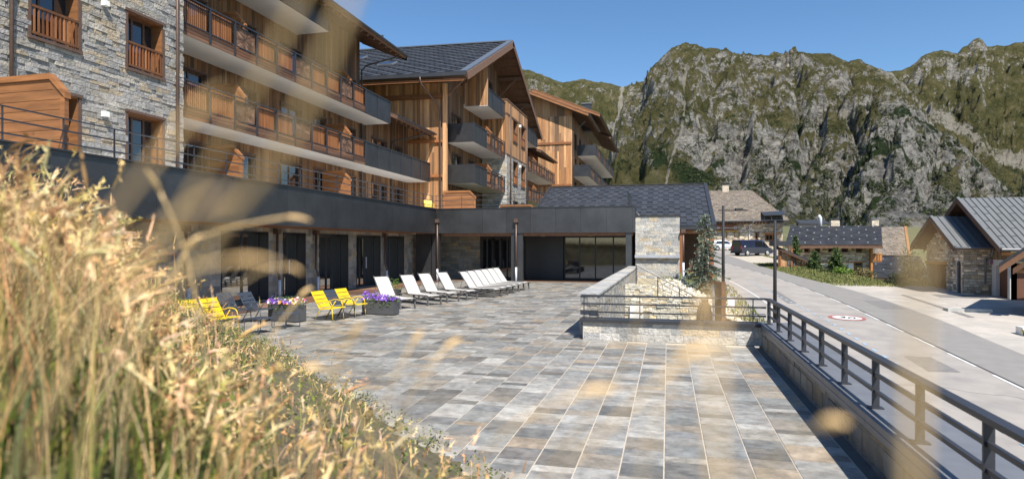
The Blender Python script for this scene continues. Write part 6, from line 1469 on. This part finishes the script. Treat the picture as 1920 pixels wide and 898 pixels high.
def zone_far(r):
    x = r.uniform(-13, .5); y = r.uniform(.6, 12.8); d = bank_d(x, y); u, Z = uof(x, y)
    if d < (.02 if u < 560 else -.12) or Z < 1.5 or u < -250 or u > 1050: return x, y, 0, 1
    k = 1.0 if u < 380 else max(.16, 1 - (u - 380) / 420)
    hs = 1.0 if u < 350 else max(.4, 1 - (u - 350) / 650)
    if u > 330: k *= min(1, .12 + 2.2 * max(0, .25 + noise.noise(V(x * 1.7, y * 1.7, 2))))
    return x, y, k * min(1, 5.5 / Z), hs
def zone_near(r):
    Z = r.uniform(1.1, 3.2); u = r.uniform(-350, 1050); p_ = at(u, 460, Z); d = bank_d(p_.x, p_.y)
    if d < .1: return p_.x, p_.y, 0, 1
    k = 1.0 if u < 300 else max(.2, 1 - (u - 300) / 420)
    hs = .95 if u < 200 else max(.42, .95 - (u - 200) / 900)
    return p_.x, p_.y, k, hs
ribbon_grass("dry_grass", "tall dry straw grass with seed heads on the bank", 8000, (.45, 1.1), (.0011, .0024), SCOL, M_straw, zone_far, 1, head=True)
ribbon_grass("dry_grass", "near tall straw grass blades leaning right", 1300, (.5, 1.15), (.0009, .0018), SCOL, M_straw, zone_near, 2, head=True, bend=.7)
ribbon_grass("green_undergrowth", "short green leaves and herbs under the dry grass", 12000, (.15, .45), (.003, .008), GCOL, M_green, zone_far, 3, bend=.9, leafy=True)
ribbon_grass("green_undergrowth", "near green leaves low on the bank", 2500, (.12, .4), (.002, .006), GCOL, M_green, zone_near, 4, bend=.9, leafy=True)
# herbs: small leaf clumps
hb_ = MB(); rnd = random.Random(8); made = 0
while made < 700:
    x, y, k, hs = zone_far(rnd)
    if rnd.random() > k + .35 or bank_d(x, y) < .05: continue
    made += 1; leafclump(hb_, (x, y, bank_z(x, y) + .12), (.13, .13, .13), 26, .035, rnd, GCOL)
tag(hb_.build("bank_herbs", M_green), "small leafy herbs growing on the bank", "herbs", kind='stuff')
# a few single stems close to the camera
def stem(pts, r_, head, label):
    mb = MB(); P = [Vector(p) for p in pts]; n = 14; Q = []
    for i in range(n + 1):
        t = i / n; k = min(int(t * (len(P) - 1)), len(P) - 2); f = t * (len(P) - 1) - k
        p0, p1, p2, p3 = P[max(k - 1, 0)], P[k], P[k + 1], P[min(k + 2, len(P) - 1)]
        Q.append(.5 * ((2 * p1) + (p2 - p0) * f + (2 * p0 - 5 * p1 + 4 * p2 - p3) * f * f + (3 * p1 - p0 - 3 * p2 + p3) * f ** 3))
    mb.tube(Q, r_, 6, (1.1, 1.05, .95))
    if head:
        d = (Q[-1] - Q[-2]).normalized(); mb.tube([Q[-1] + d * head[0] * s_ - V(0, 0, head[0] * .25 * s_ * s_) for s_ in (0, .15, .35, .6, .8, 1)], [r_, head[1] * .8, head[1] * 1.1, head[1] * .9, head[1] * .6, r_ * .2], 7, (1.1, 1.0, .85))
    o = mb.build("grass_stem", M_pale, origin=tuple(P[0]), smooth=True); tag(o, label, "grass stem", "single grass stems near the camera"); return o
def root(u, Z):
    p = at(u, 460, Z); return V(p.x, p.y, bank_z(p.x, p.y))
STEMS = [  # (u,v,Z) way points
    ([(150, 898, .30), (380, 480, .22), (560, 230, .17), (740, -260, .145)], .0011, (.05, .005), "blurred pale stem crossing the balconies close to the lens"),
    ([(60, 898, .34), (300, 460, .27), (480, 160, .21), (660, -200, .18)], .0010, (.04, .0045), "second blurred stem left of the nearest one"),
    ([(1700, 1500, .17), (1712, 850, .145), (1716, 640, .14), (1722, 475, .13)], .0013, (.004, .0013), "blurred upright stem in front of the garages"),
    ([(1350, 1500, .2), (1340, 760, .17), (1345, 600, .17), (1352, 570, .15)], .0011, (.008, .0018), "blurred stem in front of the display stand"),
    ([(-50, 898, .9), (120, 600, .8), (300, 480, .72), (420, 430, .68), (530, 408, .66)], .0009, (.035, .0017), "arching seed head over the first glass door"),
    ([(140, 898, .75), (330, 640, .6), (470, 520, .5), (540, 500, .46)], .0006, (.02, .0011), "thin arching stem before the planter"),
    ([(420, 898, .9), (380, 640, .8), (350, 480, .75), (300, 360, .7)], .0012, (.04, .0026), "upright stem standing in front of the yellow chairs"),
    ([(850, 1000, .9), (700, 830, .7), (640, 720, .6), (600, 690, .55)], .0012, (.03, .003), "short stem leaning left over the paving"),
    ([(1250, 1200, .45), (1420, 900, .36), (1500, 820, .33), (1530, 800, .32)], .0009, (.024, .0032), "blurred seed head above the parapet"),
    ([(900, 1100, .6), (1050, 850, .5), (1150, 720, .45), (1195, 600, .42)], .0008, (.02, .002), "thin blurred stem over the middle of the paving"),
    ([(-80, 1000, .24), (60, 700, .2), (200, 520, .18), (350, 400, .17)], .0007, (.02, .0009), "broad pale streak of a stem low at the left"),
    ([(-60, 898, .28), (30, 640, .24), (150, 480, .22), (330, 250, .2)], .0008, (.03, .0012), "pale stem rising from the lower left corner"),
    ([(20, 950, .36), (120, 700, .32), (260, 540, .3), (420, 490, .29)], .0007, (.03, .0012), "pale arching stem over the thickest grass"),
    ([(560, 1100, .7), (590, 850, .6), (620, 720, .55), (655, 640, .52)], .0011, (.035, .003), "stem with a pale head at the bottom left of the paving"),
    ([(640, 1100, .8), (690, 860, .7), (735, 720, .62), (770, 650, .6)], .0009, (.03, .0025), "upright pale stem before the paving, left of a pair"),
    ([(700, 1100, .8), (730, 860, .7), (770, 740, .62), (830, 660, .6)], .0009, (.03, .0025), "upright pale stem before the paving, right of a pair"),
    ([(800, 1100, .5), (880, 900, .44), (960, 800, .4), (1080, 740, .38)], .0008, (.03, .0022), "leaning blurred stem at the bottom centre"),
    ([(930, 1150, .42), (1010, 940, .36), (1110, 830, .33), (1260, 690, .31)], .0008, (.03, .002), "long leaning blurred stem right of the bottom centre"),
    ([(1180, 1200, .36), (1200, 900, .31), (1250, 740, .29), (1300, 600, .28)], .0007, (.02, .0016), "faint blurred stem in front of the low wall"),
    ([(440, 1000, 1.0), (455, 800, .9), (500, 650, .85), (560, 560, .82)], .0013, (.035, .003), "bent stem in front of the footstools"),
    ([(230, 900, .9), (250, 700, .8), (300, 560, .75), (350, 470, .72)], .0013, (.04, .003), "bent stem left of the yellow chairs")]
M_pale = mat("pale_straw", (.96, .70, .38), .7, .1, 2)
for pts, r_, hd, lb in STEMS:
    P = [at(*q) for q in pts]; P0 = root(pts[0][0], pts[0][2] + .15); stem([P0] + P, r_, hd, lb)
# rocks at the foot of the bank
def rock(x, y, z, r_, seed, label):
    rnd = random.Random(seed); bm = bmesh.new(); bmesh.ops.create_icosphere(bm, subdivisions=3, radius=r_)
    for v in bm.verts:
        n_ = noise.fractal(v.co * (2.2 / r_) * .5 + V(seed, 0, 0), 1, 2, 4); v.co *= 1 + .45 * n_; v.co.z *= .6
    me = bpy.data.meshes.new("rock"); bm.to_mesh(me); bm.free(); me.materials.append(mat("grey_rock", (.25, .23, .19), .9, .35, 6, bump=.7, bscale=14, bdist=.03))
    c = me.attributes.new("Col", 'FLOAT_COLOR', 'POINT'); c.data.foreach_set("color", [1.0] * (4 * len(me.vertices)))
    o = bpy.data.objects.new("rock", me); COL.objects.link(o); o.location = (x, y, z); tag(o, label, "rock", "rocks edging the grass bank")
RL = ["largest pale rock at the foot of the bank", "flat grey rock left of the largest one", "small rock lowest at the paving edge", "rough rock half buried in herbs", "rounded rock farther along the bank edge", "small pale stone beside the paving joint", "broken rock near the bottom of the frame"]
for k, (s_, off, r_) in enumerate(((2.0, .15, .26), (3.1, .12, .2), (.9, .1, .16), (1.5, .5, .2), (4.6, .2, .24), (3.8, -.05, .12), (.3, .35, .2))):
    x = -1 - .740 * s_ * 1.0 - .673 * off; y = 5 + .673 * s_ - .740 * off; rock(x, y, max(0, bank_z(x, y)) + .03, r_, k + 1, RL[k])
